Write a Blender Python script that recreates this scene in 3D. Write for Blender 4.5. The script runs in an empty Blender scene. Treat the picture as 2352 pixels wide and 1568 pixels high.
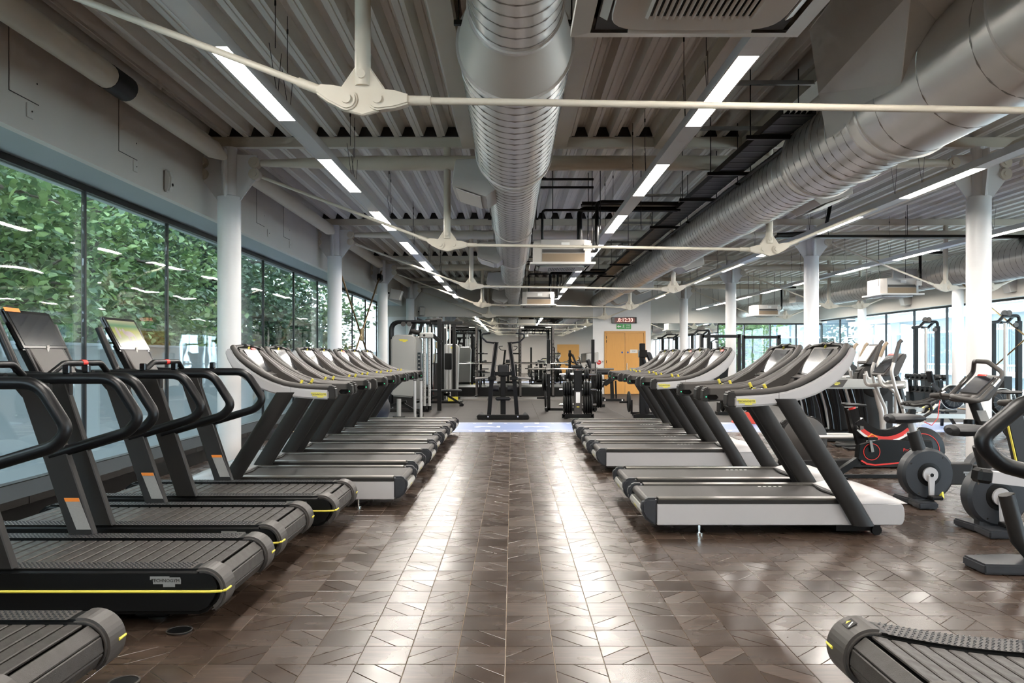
import bpy, bmesh, math, random
from mathutils import Vector, Matrix, Euler
random.seed(7)
PI = math.pi
R_ = math.radians
scene = bpy.context.scene
COL = scene.collection

# ------------------------------------------------------------------ camera, sky, exposure
cam_d = bpy.data.cameras.new('camera'); cam = bpy.data.objects.new('camera', cam_d); COL.objects.link(cam)
cam.location = (0, 0, 1.416); cam.rotation_euler = (PI/2, 0, 0)
cam_d.sensor_width = 36; cam_d.lens = 1840/2352*36; cam_d.shift_y = 33/2352
cam_d.clip_start = .05; cam_d.clip_end = 300
scene.camera = cam
world = bpy.data.worlds.new('overcast_sky'); scene.world = world; world.use_nodes = True
bg = world.node_tree.nodes['Background']; bg.inputs[0].default_value = (.74, .87, 1.0, 1); bg.inputs[1].default_value = 4.9
vs = scene.view_settings
vs.view_transform = 'Standard'; vs.look = 'None'; vs.exposure = 1.6; vs.gamma = 1; vs.use_curve_mapping = False
LAMP = 40.0          # emission of the ceiling strip diffusers
cy = scene.cycles
cy.max_bounces = 6; cy.diffuse_bounces = 3; cy.glossy_bounces = 4; cy.transparent_max_bounces = 12; cy.transmission_bounces = 4
cy.sample_clamp_indirect = 6; cy.caustics_reflective = False; cy.caustics_refractive = False
cy.use_denoising = True; cy.use_adaptive_sampling = True; cy.adaptive_threshold = .05; cy.adaptive_min_samples = 20

# ------------------------------------------------------------------ materials
def lin(h):
    h = h.lstrip('#'); c = [int(h[i:i+2], 16)/255 for i in (0, 2, 4)]
    return tuple(x/12.92 if x <= .04045 else ((x+.055)/1.055)**2.4 for x in c) + (1,)
def mat(name, col, rough=.5, metal=0, spec=.5, noise=0, nscale=20, bump=0, bscale=80, emit=0, coat=0, stretch=None, rvar=0):
    m = bpy.data.materials.new(name); m.use_nodes = True
    nt = m.node_tree; b = nt.nodes['Principled BSDF']; c = lin(col) if isinstance(col, str) else col
    b.inputs['Base Color'].default_value = c; b.inputs['Roughness'].default_value = rough
    b.inputs['Metallic'].default_value = metal; b.inputs['Specular IOR Level'].default_value = spec
    b.inputs['Coat Weight'].default_value = coat
    if emit: b.inputs['Emission Color'].default_value = c; b.inputs['Emission Strength'].default_value = emit
    if noise or bump or rvar:
        tc = nt.nodes.new('ShaderNodeTexCoord'); mp = nt.nodes.new('ShaderNodeMapping')
        nt.links.new(tc.outputs['Object'], mp.inputs[0])
        if stretch: mp.inputs['Scale'].default_value = stretch
    if noise or rvar:
        n = nt.nodes.new('ShaderNodeTexNoise'); n.inputs['Scale'].default_value = nscale; n.inputs['Detail'].default_value = 5
        nt.links.new(mp.outputs[0], n.inputs['Vector'])
    if noise:
        mx = nt.nodes.new('ShaderNodeMix'); mx.data_type = 'RGBA'
        mx.inputs[6].default_value = tuple(x*(1-noise) for x in c[:3])+(1,); mx.inputs[7].default_value = tuple(min(1, x*(1+noise)) for x in c[:3])+(1,)
        nt.links.new(n.outputs[0], mx.inputs[0]); nt.links.new(mx.outputs[2], b.inputs['Base Color'])
    if rvar:
        mr = nt.nodes.new('ShaderNodeMapRange'); mr.inputs[1].default_value = .3; mr.inputs[2].default_value = .7
        mr.inputs[3].default_value = max(.02, rough-rvar); mr.inputs[4].default_value = rough+rvar
        nt.links.new(n.outputs[0], mr.inputs[0]); nt.links.new(mr.outputs[0], b.inputs['Roughness'])
    if bump:
        n2 = nt.nodes.new('ShaderNodeTexNoise'); n2.inputs['Scale'].default_value = bscale; nt.links.new(mp.outputs[0], n2.inputs['Vector'])
        bp = nt.nodes.new('ShaderNodeBump'); bp.inputs['Strength'].default_value = bump; bp.inputs['Distance'].default_value = .01
        nt.links.new(n2.outputs[0], bp.inputs['Height']); nt.links.new(bp.outputs[0], b.inputs['Normal'])
    return m
M = {}
def dm(key, *a, **k): M[key] = mat(key, *a, **k)
dm('cream_steel', '#dcd2c1', .42, noise=.05, nscale=6)
dm('white_column', '#e9e7e6', .38)
dm('wall_paint', '#d8d1c8', .75, noise=.04, nscale=3)
dm('white_wall', '#ebe8e6', .7)
dm('soffit_paint', '#9fa6a6', .6)
dm('deck_steel', '#e4ded5', .5, metal=.1, noise=.22, nscale=5, stretch=(1, .06, 1))
dm('duct_steel', '#cfcbc6', .34, metal=.7, noise=.05, nscale=4)
dm('duct_plain', '#d6d1ca', .5, metal=.35)
dm('white_plastic', '#d9d4cc', .45)
dm('box_grey', '#bdb8b2', .5, metal=.2)
dm('strip_white', '#d9dadb', .45)
dm('diffuser', (1, .94, .865, 1), .5, emit=LAMP)
dm('black_trim', '#15161a', .45)
dm('dark_rail', '#2a2826', .4, metal=.6)
dm('black_paint', '#0b0b0b', .42, spec=.25, noise=.1)
dm('black_gloss', '#0b0b0c', .15)
dm('black_tube', '#0d0d0f', .36, spec=.35)
dm('charcoal', '#232120', .5, spec=.3, noise=.06, nscale=40)
dm('charcoal_mid', '#413d3a', .5, noise=.05, nscale=30)
dm('graphite', '#2b2d31', .42)
dm('belt', '#34312f', .6, noise=.12, nscale=60, bump=.15, bscale=400)
dm('slat', '#36322f', .5, noise=.2, nscale=18, bump=.1, bscale=200, rvar=.12)
dm('silver', '#b4b1b1', .4, metal=.25, noise=.02)
dm('silver_tube', '#c3bfbb', .35, metal=.4)
dm('chrome', '#d8d6d2', .12, metal=1)
dm('rail_metal', '#96928d', .32, metal=.8, noise=.08, nscale=30)
dm('screen', '#2a2c30', .12, coat=.5)
dm('screen_pale', '#b9b6b3', .12, coat=.5)
dm('yellow', '#d9c94a', .5)
dm('badge_yellow', '#c9bf5a', .45)
dm('ink', '#22201c', .5)
dm('badge_silver', '#9a9a98', .35, metal=.5)
dm('orange', '#e0802a', .55)
dm('red', '#d0322a', .45)
dm('label_grey', '#8f8c89', .6, noise=.25, nscale=60, stretch=(1, 1, 8))
dm('white_print', '#e8e6e2', .5)
dm('rubber_floor', '#3d3936', .65, spec=.3, noise=.18, nscale=90, bump=.1, bscale=300)
dm('rubber_ledge', '#2a2725', .9, noise=.45, nscale=160, bump=.6, bscale=220)
dm('track_blue', '#7d8fb8', .45, noise=.06, nscale=12)
dm('oak', '#d49a4e', .45, noise=.10, nscale=9, stretch=(6, 1, .35))
dm('tan_grip', '#8d7a64', .6)
dm('led_red', (1, .30, .24, 1), .4, emit=1.2)
dm('led_green', (.05, 1, .35, 1), .4, emit=1)
dm('clock_face', '#64120e', .25)
dm('sign_green', '#4fa35a', .5)
dm('sign_blue', '#4c68a8', .5)
dm('plate_rubber', '#101010', .55, spec=.3, noise=.15, nscale=30)
dm('machine_grey', '#a7a5a0', .4, metal=.35)
dm('upholstery', '#15161a', .5)
dm('kettle_red', '#c8402c', .5)
dm('bark', '#4a4238', .9, noise=.3, nscale=12)
dm('outside_wall', '#aab4bb', .8, noise=.03, nscale=2)
dm('paving', '#cfcfca', .85, noise=.1)
dm('facade', '#838c92', .7)
dm('facade_dark', '#5d6870', .6)
dm('brass', '#a58a63', .28, metal=.9)
dm('pink_wall', '#cfc3bb', .7)
dm('grout', '#c2b09a', .8)
def leafmat(key, c1, c2):
    m = bpy.data.materials.new(key); m.use_nodes = True; nt = m.node_tree; b = nt.nodes['Principled BSDF']
    gi = nt.nodes.new('ShaderNodeNewGeometry'); r = nt.nodes.new('ShaderNodeMix'); r.data_type = 'RGBA'
    r.inputs[6].default_value = lin(c1); r.inputs[7].default_value = lin(c2)
    nt.links.new(gi.outputs['Random Per Island'], r.inputs[0]); nt.links.new(r.outputs[2], b.inputs['Base Color'])
    b.inputs['Roughness'].default_value = .55
    tr = nt.nodes.new('ShaderNodeBsdfTranslucent'); nt.links.new(r.outputs[2], tr.inputs[0])
    mx = nt.nodes.new('ShaderNodeMixShader'); mx.inputs[0].default_value = .3
    nt.links.new(b.outputs[0], mx.inputs[1]); nt.links.new(tr.outputs[0], mx.inputs[2])
    nt.links.new(mx.outputs[0], nt.nodes['Material Output'].inputs[0]); M[key] = m
leafmat('leaf_plane', '#5a6e34', '#a5a04e'); leafmat('leaf_green', '#31502f', '#748a50'); leafmat('leaf_dark', '#20382a', '#4c6746')
def glassmat(key, tint, ior):
    m = bpy.data.materials.new(key); m.use_nodes = True; nt = m.node_tree; nt.nodes.remove(nt.nodes['Principled BSDF'])
    t = nt.nodes.new('ShaderNodeBsdfTransparent'); t.inputs[0].default_value = tint
    g = nt.nodes.new('ShaderNodeBsdfGlossy'); g.inputs['Roughness'].default_value = .02
    fr = nt.nodes.new('ShaderNodeFresnel'); gi = nt.nodes.new('ShaderNodeNewGeometry'); io = nt.nodes.new('ShaderNodeMapRange')
    io.inputs[3].default_value = ior; io.inputs[4].default_value = 1/ior; nt.links.new(gi.outputs['Backfacing'], io.inputs[0]); nt.links.new(io.outputs[0], fr.inputs[0])
    # old float glass is a little wavy
    tc = nt.nodes.new('ShaderNodeTexCoord'); n = nt.nodes.new('ShaderNodeTexNoise'); n.inputs['Scale'].default_value = 1.3
    bp = nt.nodes.new('ShaderNodeBump'); bp.inputs['Strength'].default_value = .12; bp.inputs['Distance'].default_value = .02
    nt.links.new(tc.outputs['Object'], n.inputs['Vector']); nt.links.new(n.outputs[0], bp.inputs['Height']); nt.links.new(bp.outputs[0], g.inputs['Normal'])
    mx = nt.nodes.new('ShaderNodeMixShader'); nt.links.new(fr.outputs[0], mx.inputs[0])
    nt.links.new(t.outputs[0], mx.inputs[1]); nt.links.new(g.outputs[0], mx.inputs[2])
    nt.links.new(mx.outputs[0], nt.nodes['Material Output'].inputs[0]); M[key] = m
glassmat('window_glass', (.88, .93, .935, 1), 1.75)
mm = bpy.data.materials.new('mirror_silver'); mm.use_nodes = True; b = mm.node_tree.nodes['Principled BSDF']
b.inputs['Base Color'].default_value = (.82, .86, .86, 1); b.inputs['Metallic'].default_value = 1; b.inputs['Roughness'].default_value = .01; M['mirror'] = mm
def woodtile():
    m = bpy.data.materials.new('dark_wood_tile'); m.use_nodes = True; nt = m.node_tree; b = nt.nodes['Principled BSDF']
    tc = nt.nodes.new('ShaderNodeTexCoord'); oi = nt.nodes.new('ShaderNodeObjectInfo'); gi = nt.nodes.new('ShaderNodeNewGeometry')
    ad = nt.nodes.new('ShaderNodeVectorMath'); ad.operation = 'ADD'
    nt.links.new(gi.outputs['Position'], ad.inputs[0]); nt.links.new(oi.outputs['Location'], ad.inputs[1])
    mp = nt.nodes.new('ShaderNodeMapping'); mp.inputs['Scale'].default_value = (3, 26, 1); nt.links.new(ad.outputs[0], mp.inputs[0])
    n = nt.nodes.new('ShaderNodeTexNoise'); n.inputs['Scale'].default_value = 1.6; n.inputs['Detail'].default_value = 6; n.inputs['Roughness'].default_value = .65
    nt.links.new(mp.outputs[0], n.inputs['Vector'])
    cr = nt.nodes.new('ShaderNodeValToRGB'); e = cr.color_ramp.elements
    e[0].position = .3; e[0].color = lin('#2b221b'); e[1].position = .75; e[1].color = lin('#56453a')
    x = e.new(.5); x.color = lin('#3e322a')
    nt.links.new(n.outputs[0], cr.inputs[0])
    hs = nt.nodes.new('ShaderNodeHueSaturation'); vr = nt.nodes.new('ShaderNodeMapRange'); vr.inputs[3].default_value = .78; vr.inputs[4].default_value = 1.2
    sm = nt.nodes.new('ShaderNodeMath'); sm.operation = 'ADD'; fr = nt.nodes.new('ShaderNodeMath'); fr.operation = 'FRACT'
    nt.links.new(gi.outputs['Random Per Island'], sm.inputs[0]); nt.links.new(oi.outputs['Random'], sm.inputs[1]); nt.links.new(sm.outputs[0], fr.inputs[0])
    nt.links.new(fr.outputs[0], vr.inputs[0]); nt.links.new(vr.outputs[0], hs.inputs['Value'])
    nt.links.new(cr.outputs[0], hs.inputs['Color']); nt.links.new(hs.outputs[0], b.inputs['Base Color'])
    n2 = nt.nodes.new('ShaderNodeTexNoise'); n2.inputs['Scale'].default_value = 5; n2.inputs['Detail'].default_value = 2
    nt.links.new(gi.outputs['Position'], n2.inputs['Vector'])
    rr = nt.nodes.new('ShaderNodeMapRange'); rr.inputs[1].default_value = .4; rr.inputs[2].default_value = 1.05; rr.inputs[3].default_value = .21; rr.inputs[4].default_value = .33
    mixr = nt.nodes.new('ShaderNodeMath'); mixr.operation = 'MULTIPLY_ADD'; mixr.inputs[1].default_value = .45
    nt.links.new(fr.outputs[0], mixr.inputs[0]); nt.links.new(n2.outputs[0], mixr.inputs[2]); nt.links.new(mixr.outputs[0], rr.inputs[0]); nt.links.new(rr.outputs[0], b.inputs['Roughness'])
    b.inputs['Specular IOR Level'].default_value = .5
    M['wood_tile'] = m
woodtile()

# ------------------------------------------------------------------ mesh helpers
class MB:
    def __init__(s): s.v = []; s.f = []; s.sm = []
    def add(s, vs, fs, smooth=False):
        o = len(s.v); s.v += [tuple(p) for p in vs]
        for f in fs: s.f.append([i+o for i in f]); s.sm.append(smooth)
        return s
    def box(s, c, d, rot=None):
        x, y, z = d[0]/2, d[1]/2, d[2]/2
        p = [Vector(q) for q in ((-x,-y,-z),(x,-y,-z),(x,y,-z),(-x,y,-z),(-x,-y,z),(x,-y,z),(x,y,z),(-x,y,z))]
        if rot: r = Euler(rot).to_matrix(); p = [r @ q for q in p]
        c = Vector(c)
        return s.add([q+c for q in p], [(0,3,2,1),(4,5,6,7),(0,1,5,4),(1,2,6,5),(2,3,7,6),(3,0,4,7)])
    def b2(s, x0, x1, y0, y1, z0, z1): return s.box(((x0+x1)/2, (y0+y1)/2, (z0+z1)/2), (x1-x0, y1-y0, z1-z0))
    def bar(s, p0, p1, w, h):
        # rectangular bar between two points; w lies as near the y axis as it can
        p0 = Vector(p0); p1 = Vector(p1); t = (p1-p0).normalized(); a = Vector((0, 1, 0)) if abs(t.y) < .9 else Vector((1, 0, 0))
        n = t.cross(a).normalized(); a = n.cross(t).normalized(); q = []
        for p in (p0, p1):
            for i, j in ((-1,-1),(1,-1),(1,1),(-1,1)): q.append(p+a*(i*w/2)+n*(j*h/2))
        return s.add(q, [(0,1,2,3),(7,6,5,4),(0,4,5,1),(1,5,6,2),(2,6,7,3),(3,7,4,0)])
    def loft(s, rings, cap=True, smooth=True, closed=False):
        n = len(rings[0]); vs = [p for r in rings for p in r]; fs = []; k = len(rings)
        for i in range(k if closed else k-1):
            for j in range(n):
                a, b = i*n+j, i*n+(j+1) % n; c, d = ((i+1) % k)*n+(j+1) % n, ((i+1) % k)*n+j
                fs.append((a, b, c, d))
        s.add(vs, fs, smooth)
        if cap and not closed:
            s.add(rings[0], [tuple(range(n-1, -1, -1))]); s.add(rings[-1], [tuple(range(n))])
        return s
    def tube(s, pts, r, n=10, cap=True, closed=False, sy=1.0):
        pts = [Vector(p) for p in pts]; k = len(pts); rs = r if isinstance(r, (list, tuple)) else [r]*k
        rings = []; prev = None
        for i, p in enumerate(pts):
            if closed: t = pts[(i+1) % k]-pts[i-1]
            else: t = pts[min(i+1, k-1)]-pts[max(i-1, 0)]
            t.normalize()
            if prev is None:
                a = Vector((0, 0, 1)) if abs(t.z) < .9 else Vector((0, 1, 0)); u = t.cross(a).normalized()
            else: u = (prev-t*prev.dot(t)).normalized()
            prev = u; w = t.cross(u)
            rings.append([p+(u*math.cos(2*PI*j/n)+w*math.sin(2*PI*j/n)*sy)*rs[i] for j in range(n)])
        return s.loft(rings, cap, True, closed)
    def cyl(s, p0, p1, r, r2=None, n=16): return s.tube([p0, p1], [r, r if r2 is None else r2], n)
    def prism(s, poly, a0, a1, axis='y'):
        # 2-D outline: axis y -> (x,z); axis x -> (y,z); axis z -> (x,y)
        def P3(p, a): return {'y': (p[0], a, p[1]), 'x': (a, p[0], p[1]), 'z': (p[0], p[1], a)}[axis]
        n = len(poly); vs = [P3(p, a0) for p in poly]+[P3(p, a1) for p in poly]
        fs = [tuple(range(n)), tuple(range(2*n-1, n-1, -1))]+[(i, n+i, n+(i+1) % n, (i+1) % n) for i in range(n)]
        return s.add(vs, fs)
    def lathe(s, prof, c, axis='z', n=20):
        # prof: (radius, height) pairs
        rings = []
        for r, h in prof:
            ring = []
            for j in range(n):
                a = 2*PI*j/n; x, y = r*math.cos(a), r*math.sin(a)
                q = {'z': (x, y, h), 'y': (x, h, y), 'x': (h, x, y)}[axis]
                ring.append((q[0]+c[0], q[1]+c[1], q[2]+c[2]))
            rings.append(ring)
        return s.loft(rings, closed=len(prof) > 3 and prof[0][0] > 1e-6 and abs(prof[0][0]-prof[-1][0]) < 1e-6)
    def mesh(s, name, m, bevel=0, seg=1):
        me = bpy.data.meshes.new(name); me.from_pydata(s.v, [], s.f); me.polygons.foreach_set('use_smooth', s.sm)
        bm = bmesh.new(); bm.from_mesh(me); bmesh.ops.recalc_face_normals(bm, faces=bm.faces)
        if bevel:
            bmesh.ops.remove_doubles(bm, verts=bm.verts, dist=1e-5)
            es = [e for e in bm.edges if len(e.link_faces) == 2 and e.calc_face_angle(0) > .5]
            bmesh.ops.bevel(bm, geom=es, offset=bevel, segments=seg, affect='EDGES', clamp_overlap=True)
        for e in bm.edges:
            if len(e.link_faces) == 2 and e.calc_face_angle(0) > .7: e.smooth = False
        bm.to_mesh(me); bm.free()
        me.materials.append(M[m] if isinstance(m, str) else m); return me
    def build(s, name, m, parent=None, bevel=0, seg=1, loc=None):
        return link(name, s.mesh(name, m, bevel, seg), parent, loc)
def link(name, me, parent=None, loc=None, rot=None):
    o = bpy.data.objects.new(name, me); COL.objects.link(o)
    if parent: o.parent = parent
    if loc: o.location = loc
    if rot: o.rotation_euler = rot
    return o
def thing(name, label, cat, loc=(0, 0, 0), rz=0, group=None, kind=None):
    o = bpy.data.objects.new(name, None); COL.objects.link(o); o.empty_display_size = .2
    o.location = loc; o.rotation_euler = (0, 0, rz); return tag(o, label, cat, group, kind)
def tag(o, label=None, cat=None, group=None, kind=None):
    if label: o['label'] = label
    if cat: o['category'] = cat
    if group: o['group'] = group
    if kind: o['kind'] = kind
    return o
def struct(o, label=None): o['kind'] = 'structure'; (label and o.__setitem__('label', label)); return o
def dup(root, loc, rz, label=None, group=None):
    def cp(o, par):
        c = o.copy(); COL.objects.link(c); c.parent = par
        for ch in list(o.children): cp(ch, c)
        return c
    r = cp(root, None); r.location = loc; r.rotation_euler = (0, 0, rz)
    if label: r['label'] = label
    if group: r['group'] = group
    return r
def fillet(pts, r, n=5):
    pts = [Vector(p) for p in pts]; out = [pts[0]]
    for i in range(1, len(pts)-1):
        a, b, c = pts[i-1], pts[i], pts[i+1]; u = (a-b); v = (c-b); lu, lv = u.length, v.length; u.normalize(); v.normalize()
        ang = u.angle(v); d = min(r/math.tan(ang/2), lu*.48, lv*.48); p, q = b+u*d, b+v*d
        for k in range(n+1):
            t = k/n; out.append((1-t)**2*p+2*t*(1-t)*b+t*t*q)
    out.append(pts[-1]); return out
_tm = {}
def text(name, s, size, m, parent, loc, rot, ext=.001, sx=1):
    key = (s, size, m, ext)
    if key not in _tm:
        cu = bpy.data.curves.new('lettering', 'FONT'); cu.body = s; cu.size = size; cu.extrude = ext; cu.align_x = 'CENTER'; cu.align_y = 'CENTER'; cu.resolution_u = 2
        o = bpy.data.objects.new('lettering', cu); COL.objects.link(o)
        me = bpy.data.meshes.new_from_object(o.evaluated_get(bpy.context.evaluated_depsgraph_get()))
        bpy.data.objects.remove(o); bpy.data.curves.remove(cu); me.materials.clear(); me.materials.append(M[m]); _tm[key] = me
    o = link(name, _tm[key], parent, loc, rot); o.scale = (sx, 1, 1); return o
FACE = {'-y': (PI/2, 0, 0), '+y': (PI/2, 0, PI), '-x': (PI/2, 0, -PI/2), '+x': (PI/2, 0, PI/2), 'up': (0, 0, 0)}
def badge_poly(w, h):
    a, b = w/2, h/2
    return [(-a,b*.35),(-a,b),(a*.25,b),(a*.25,b*.8),(a*.95,b*.8),(a,b*.3),(a,-b*.45),(a*.62,-b*.45),(a*.62,-b),(-a*.15,-b),(-a*.15,-b*.45),(-a*.8,-b*.45),(-a*.8,b*.35)]
def logo(parent, loc, face, w, yellow=True):
    # the maker's badge: stepped plate with lettering
    sgn = {'-y': (0, -1), '+y': (0, 1), '-x': (-1, 0), '+x': (1, 0), 'up': (0, 0)}[face]
    h = w*.34; mb = MB().prism(badge_poly(w, h), -.001, .001, 'z')
    o = mb.build('logo_badge', 'badge_yellow' if yellow else 'badge_silver', parent); o.location = loc; o.rotation_euler = FACE[face]
    t = text('logo_lettering', 'TECHNOGYM', w*.15, 'ink', o, (0, h*.10, .0018), (0, 0, 0), .0006, .98)
    return o
# ------------------------------------------------------------------ floor
YB = 29.6            # end wall with mirror and door
YR = 34.6            # end of the deeper bay beside the door core
YN = -6.4            # wall behind the photographer
XG, XF = -4.66, -4.05
XR = 13.4
TR = [-1.66, 4.58, 10.54, 16.81, 23.0, 29.3]     # truss lines
floor = struct(MB().b2(-4.7, XR, YN, YR, -.2, -.005).build('floor', 'grout'), 'dark wood-look tiled gym floor with rubber end zone')
PT = .2286
def shrink(poly, g):
    c = Vector((sum(p[0] for p in poly)/len(poly), sum(p[1] for p in poly)/len(poly))); n = len(poly); out = []
    for i in range(n):
        a, b, d = (Vector(poly[(i+k) % n]) for k in (-1, 0, 1)); e1 = (b-a).normalized(); e2 = (d-b).normalized()
        n1 = Vector((-e1.y, e1.x)); n2 = Vector((-e2.y, e2.x)); k = 1+n1.dot(n2); out.append(b+(n1+n2)*(g/k))
    return out
def tile_polys(kind):
    if kind == 0: ps = [[(0,0),(1,0),(1,1),(0,1)]]
    else:
        ps = [[(0,0),(.66,0),(0,.66)], [(.66,0),(1,0),(1,.38),(.36,1),(0,1),(0,.66)], [(1,.38),(1,1),(.36,1)]]
        if kind == 2: ps = [[(1-x, y) for x, y in reversed(p)] for p in ps]
    return [shrink([(x*PT, y*PT) for x, y in p], .0018) for p in ps]
def tile_into(mb, kind, ox, oy):
    for p in tile_polys(kind):
        n = len(p); vs = [(ox+q.x, oy+q.y, -.005) for q in p]+[(ox+q.x, oy+q.y, -.0008) for q in p]+[(ox+q.x, oy+q.y, 0) for q in shrink(p, .0015)]
        fs = [tuple(range(2*n, 3*n))]+[(i, (i+1) % n, n+(i+1) % n, n+i) for i in range(n)]+[(n+i, n+(i+1) % n, 2*n+(i+1) % n, 2*n+i) for i in range(n)]
        mb.add(vs, fs)
tmesh = []
for k in range(3):
    mb = MB(); tile_into(mb, k, 0, 0); tmesh.append(mb.mesh('tile', 'wood_tile'))
cells = []
X0, Y0 = -.0304, 3.679
for i in range(-18, 59):
    for j in range(-9, 49):
        x, y = X0+i*PT, Y0+j*PT
        kind = 0 if (i+j) % 2 else (1 if i % 2 else 2)
        seen = y > 3.4 and abs(x+.11) < .64*y and x > -1.75 and not (x > 1.3 and 6.0 < y < 8.3) and not (x < -1.1 and y > 4.3) and not (x > 1.2 and y > 9.3) and not (x > 1.5 and y < 3.5)
        cells.append((0 if seen else 1, y, abs(x), x, kind))
cells.sort()
mb = MB()
for n, (h, y, _, x, kind) in enumerate(cells):
    if n < 300: link('tile', tmesh[kind], floor, (x, y, 0))
    else: tile_into(mb, kind, x, y)
o = mb.build('tile_field', 'wood_tile', floor); o['kind'] = 'stuff'
MB().b2(-4.6, XR, YN, Y0-9*PT, -.005, 0).build('rear_floor', 'wood_tile', floor)
YT0, YT1 = 14.89, 17.0
trk = MB().b2(-4.05, XR, YT0, YT1, -.006, .004).build('running_track', 'track_blue', floor)
mb = MB()
for y in (YT0+.1, YT0+.36, YT1-.36, YT1-.1): mb.b2(-4.05, XR, y-.012, y+.012, .004, .0055)
mb.build('lane_line', 'white_print', trk)
for k in range(-4, 13):
    for y in (YT0+.23, YT1-.23):
        MB().b2(-.46+k*.98-.045, -.46+k*.98+.045, y-.17, y+.17, .004, .006).build('metre_mark', 'white_print', trk)
mk = MB().b2(-.03, .03, -.03, .03, .004, .006).mesh('tick_mark', 'white_print')
for k in range(-10, 34):
    if k % 3: 
        for y in (YT0+.2, YT1-.2): link('tick_mark', mk, trk, (-.46+k*.98/3, y, 0))
text('track_numeral', '2', .75, 'white_print', trk, (-.46, 15.95, .0055), (0, 0, PI/2)); text('track_numeral', '3', .75, 'white_print', trk, (.52, 15.95, .0055), (0, 0, PI/2))
rm = MB().b2(.002, .998, .002, .998, -.005, .003).mesh('rubber_tile', 'rubber_floor')
for i in range(-5, 14):
    for j in range(18):
        x, y = -.4+i, 17.0+j*1.0
        if x+1 > XR+.2 or (y > YB-.5 and x < 4.6): continue
        link('rubber_tile', rm, floor, (x, y, 0))

# ------------------------------------------------------------------ ceiling deck on purlin beams
ceil = struct(MB().b2(-4.7, XR, YN, YR, 4.46, 4.6).build('ceiling', 'deck_steel'), 'profiled steel roof deck painted pale grey')
PF = .281
prof = []
for k in range(3):
    o = k*PF; prof += [(o, 4.28), (o+.055, 4.28), (o+.062, 4.288), (o+.07, 4.28), (o+.105, 4.28), (o+.148, 4.40), (o+.205, 4.405), (o+.212, 4.398), (o+.22, 4.405), (o+.238, 4.40)]
prof.append((3*PF, 4.28))
for b in range(len(TR)):
    y0 = TR[b]; y1 = TR[b+1] if b+1 < len(TR) else YR
    if b == 0: y0 = YN
    if b == 1: pass
    vs = [(x, 0, z) for x, z in prof]+[(x, y1-y0, z) for x, z in prof]; n = len(prof)
    me = MB().add(vs, [(i, i+1, n+i+1, n+i) for i in range(n-1)]).mesh('deck_sheet', 'deck_steel')
    for k in range(21): link('deck_sheet', me, ceil, (-4.35+k*3*PF, y0, 0))
fm = MB().prism([(.07,4.277),(.105,4.277),(.148,4.396),(.238,4.396),(.281,4.277)], -.02, .02).mesh('profile_filler', 'dark_rail')
for y in TR[2:5]:
    for k in range(36 if y < 12 else 24): link('profile_filler', fm, ceil, (-4.35+k*PF, y-.085, 0))
for n, y in enumerate(TR[1:]):
    bm_ = MB().b2(-4.05, XR, y-.05, y+.05, 4.15, 4.165).b2(-4.05, XR, y-.05, y+.05, 4.262, 4.277).b2(-4.05, XR, y-.045, y+.045, 4.16, 4.27)
    struct(bm_.build('beam', 'cream_steel'), ('first', 'second', 'third', 'fourth', 'fifth')[n]+' cross beam carrying the roof deck, counted from the camera')
for x, lb in ((-.56, 'beside the tree window flank of the round duct'), (.62, 'on the door side of the round duct'), (1.95, 'above the second strip light'), (3.1, 'above the black cable tray')):
    struct(MB().b2(x-.09, x+.09, YN, TR[2]-.05, 4.13, 4.275).build('beam', 'cream_steel'), 'long roof beam '+lb)

# ------------------------------------------------------------------ walls and windows
struct(MB().b2(XF-.08, XF, YN, YB, 3.27, 4.5).build('wall_left', 'wall_paint'), 'painted fascia wall above the tree window')
struct(MB().b2(XG-.3, XF-.08, YN, YB, 3.27, 3.4).build('trim_1', 'soffit_paint'), 'blue grey soffit over the tree window')
w1 = struct(MB().b2(XG-.04, XG+.04, YN, YB, 3.2, 3.268).build('window_1', 'dark_rail'), 'long window band looking onto trees')
MB().b2(XG-.05, XG+.05, YN, YB, .19, .235).build('sill_rail', 'dark_rail', w1)
mul = [8.72+2.09*k for k in range(-7, 11)]
mm_ = MB().b2(XG-.02, XG+.02, -.018, .018, .2, 3.2).mesh('mullion', 'black_trim')
for y in mul: link('mullion', mm_, w1, (0, y, 0))
pm = MB().b2(XG-.006, XG+.006, .0, 2.05, .23, 3.2).mesh('pane', 'window_glass')
for y in mul[:-1]: link('pane', pm, w1, (0, y+.02, 0))
led = struct(MB().b2(XG-.1, -4.12, YN, YB, -.002, .165).build('trim_2', 'black_paint'), 'black window ledge with rubber matting on top')
mb = MB()
ny = 90; rr = random.Random(3)
for k in range(ny):
    y0 = YN+(YB-YN)*k/ny; y1 = YN+(YB-YN)*(k+1)/ny; e = rr.uniform(-.015, .02)
    mb.b2(XG+.03, -4.10+e*.6, y0, y1, .165, .228)
mb.build('rubber_matting', 'rubber_ledge', led)
struct(MB().b2(XF-.6, XR+.3, YN-.15, YN, -.2, 4.6).build('wall_rear', 'pink_wall'), 'wall behind the photographer')
d2 = struct(MB().b2(3.7, 5.5, YN, YN+.05, 0, 2.35).build('door_2', 'oak'), 'oak double door seen in the mirror')
MB().b2(3.8, 4.59, YN+.05, YN+.07, 0, 2.25).build('leaf', 'oak', d2); MB().b2(4.61, 5.4, YN+.05, YN+.07, 0, 2.25).build('leaf', 'oak', d2)
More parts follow.
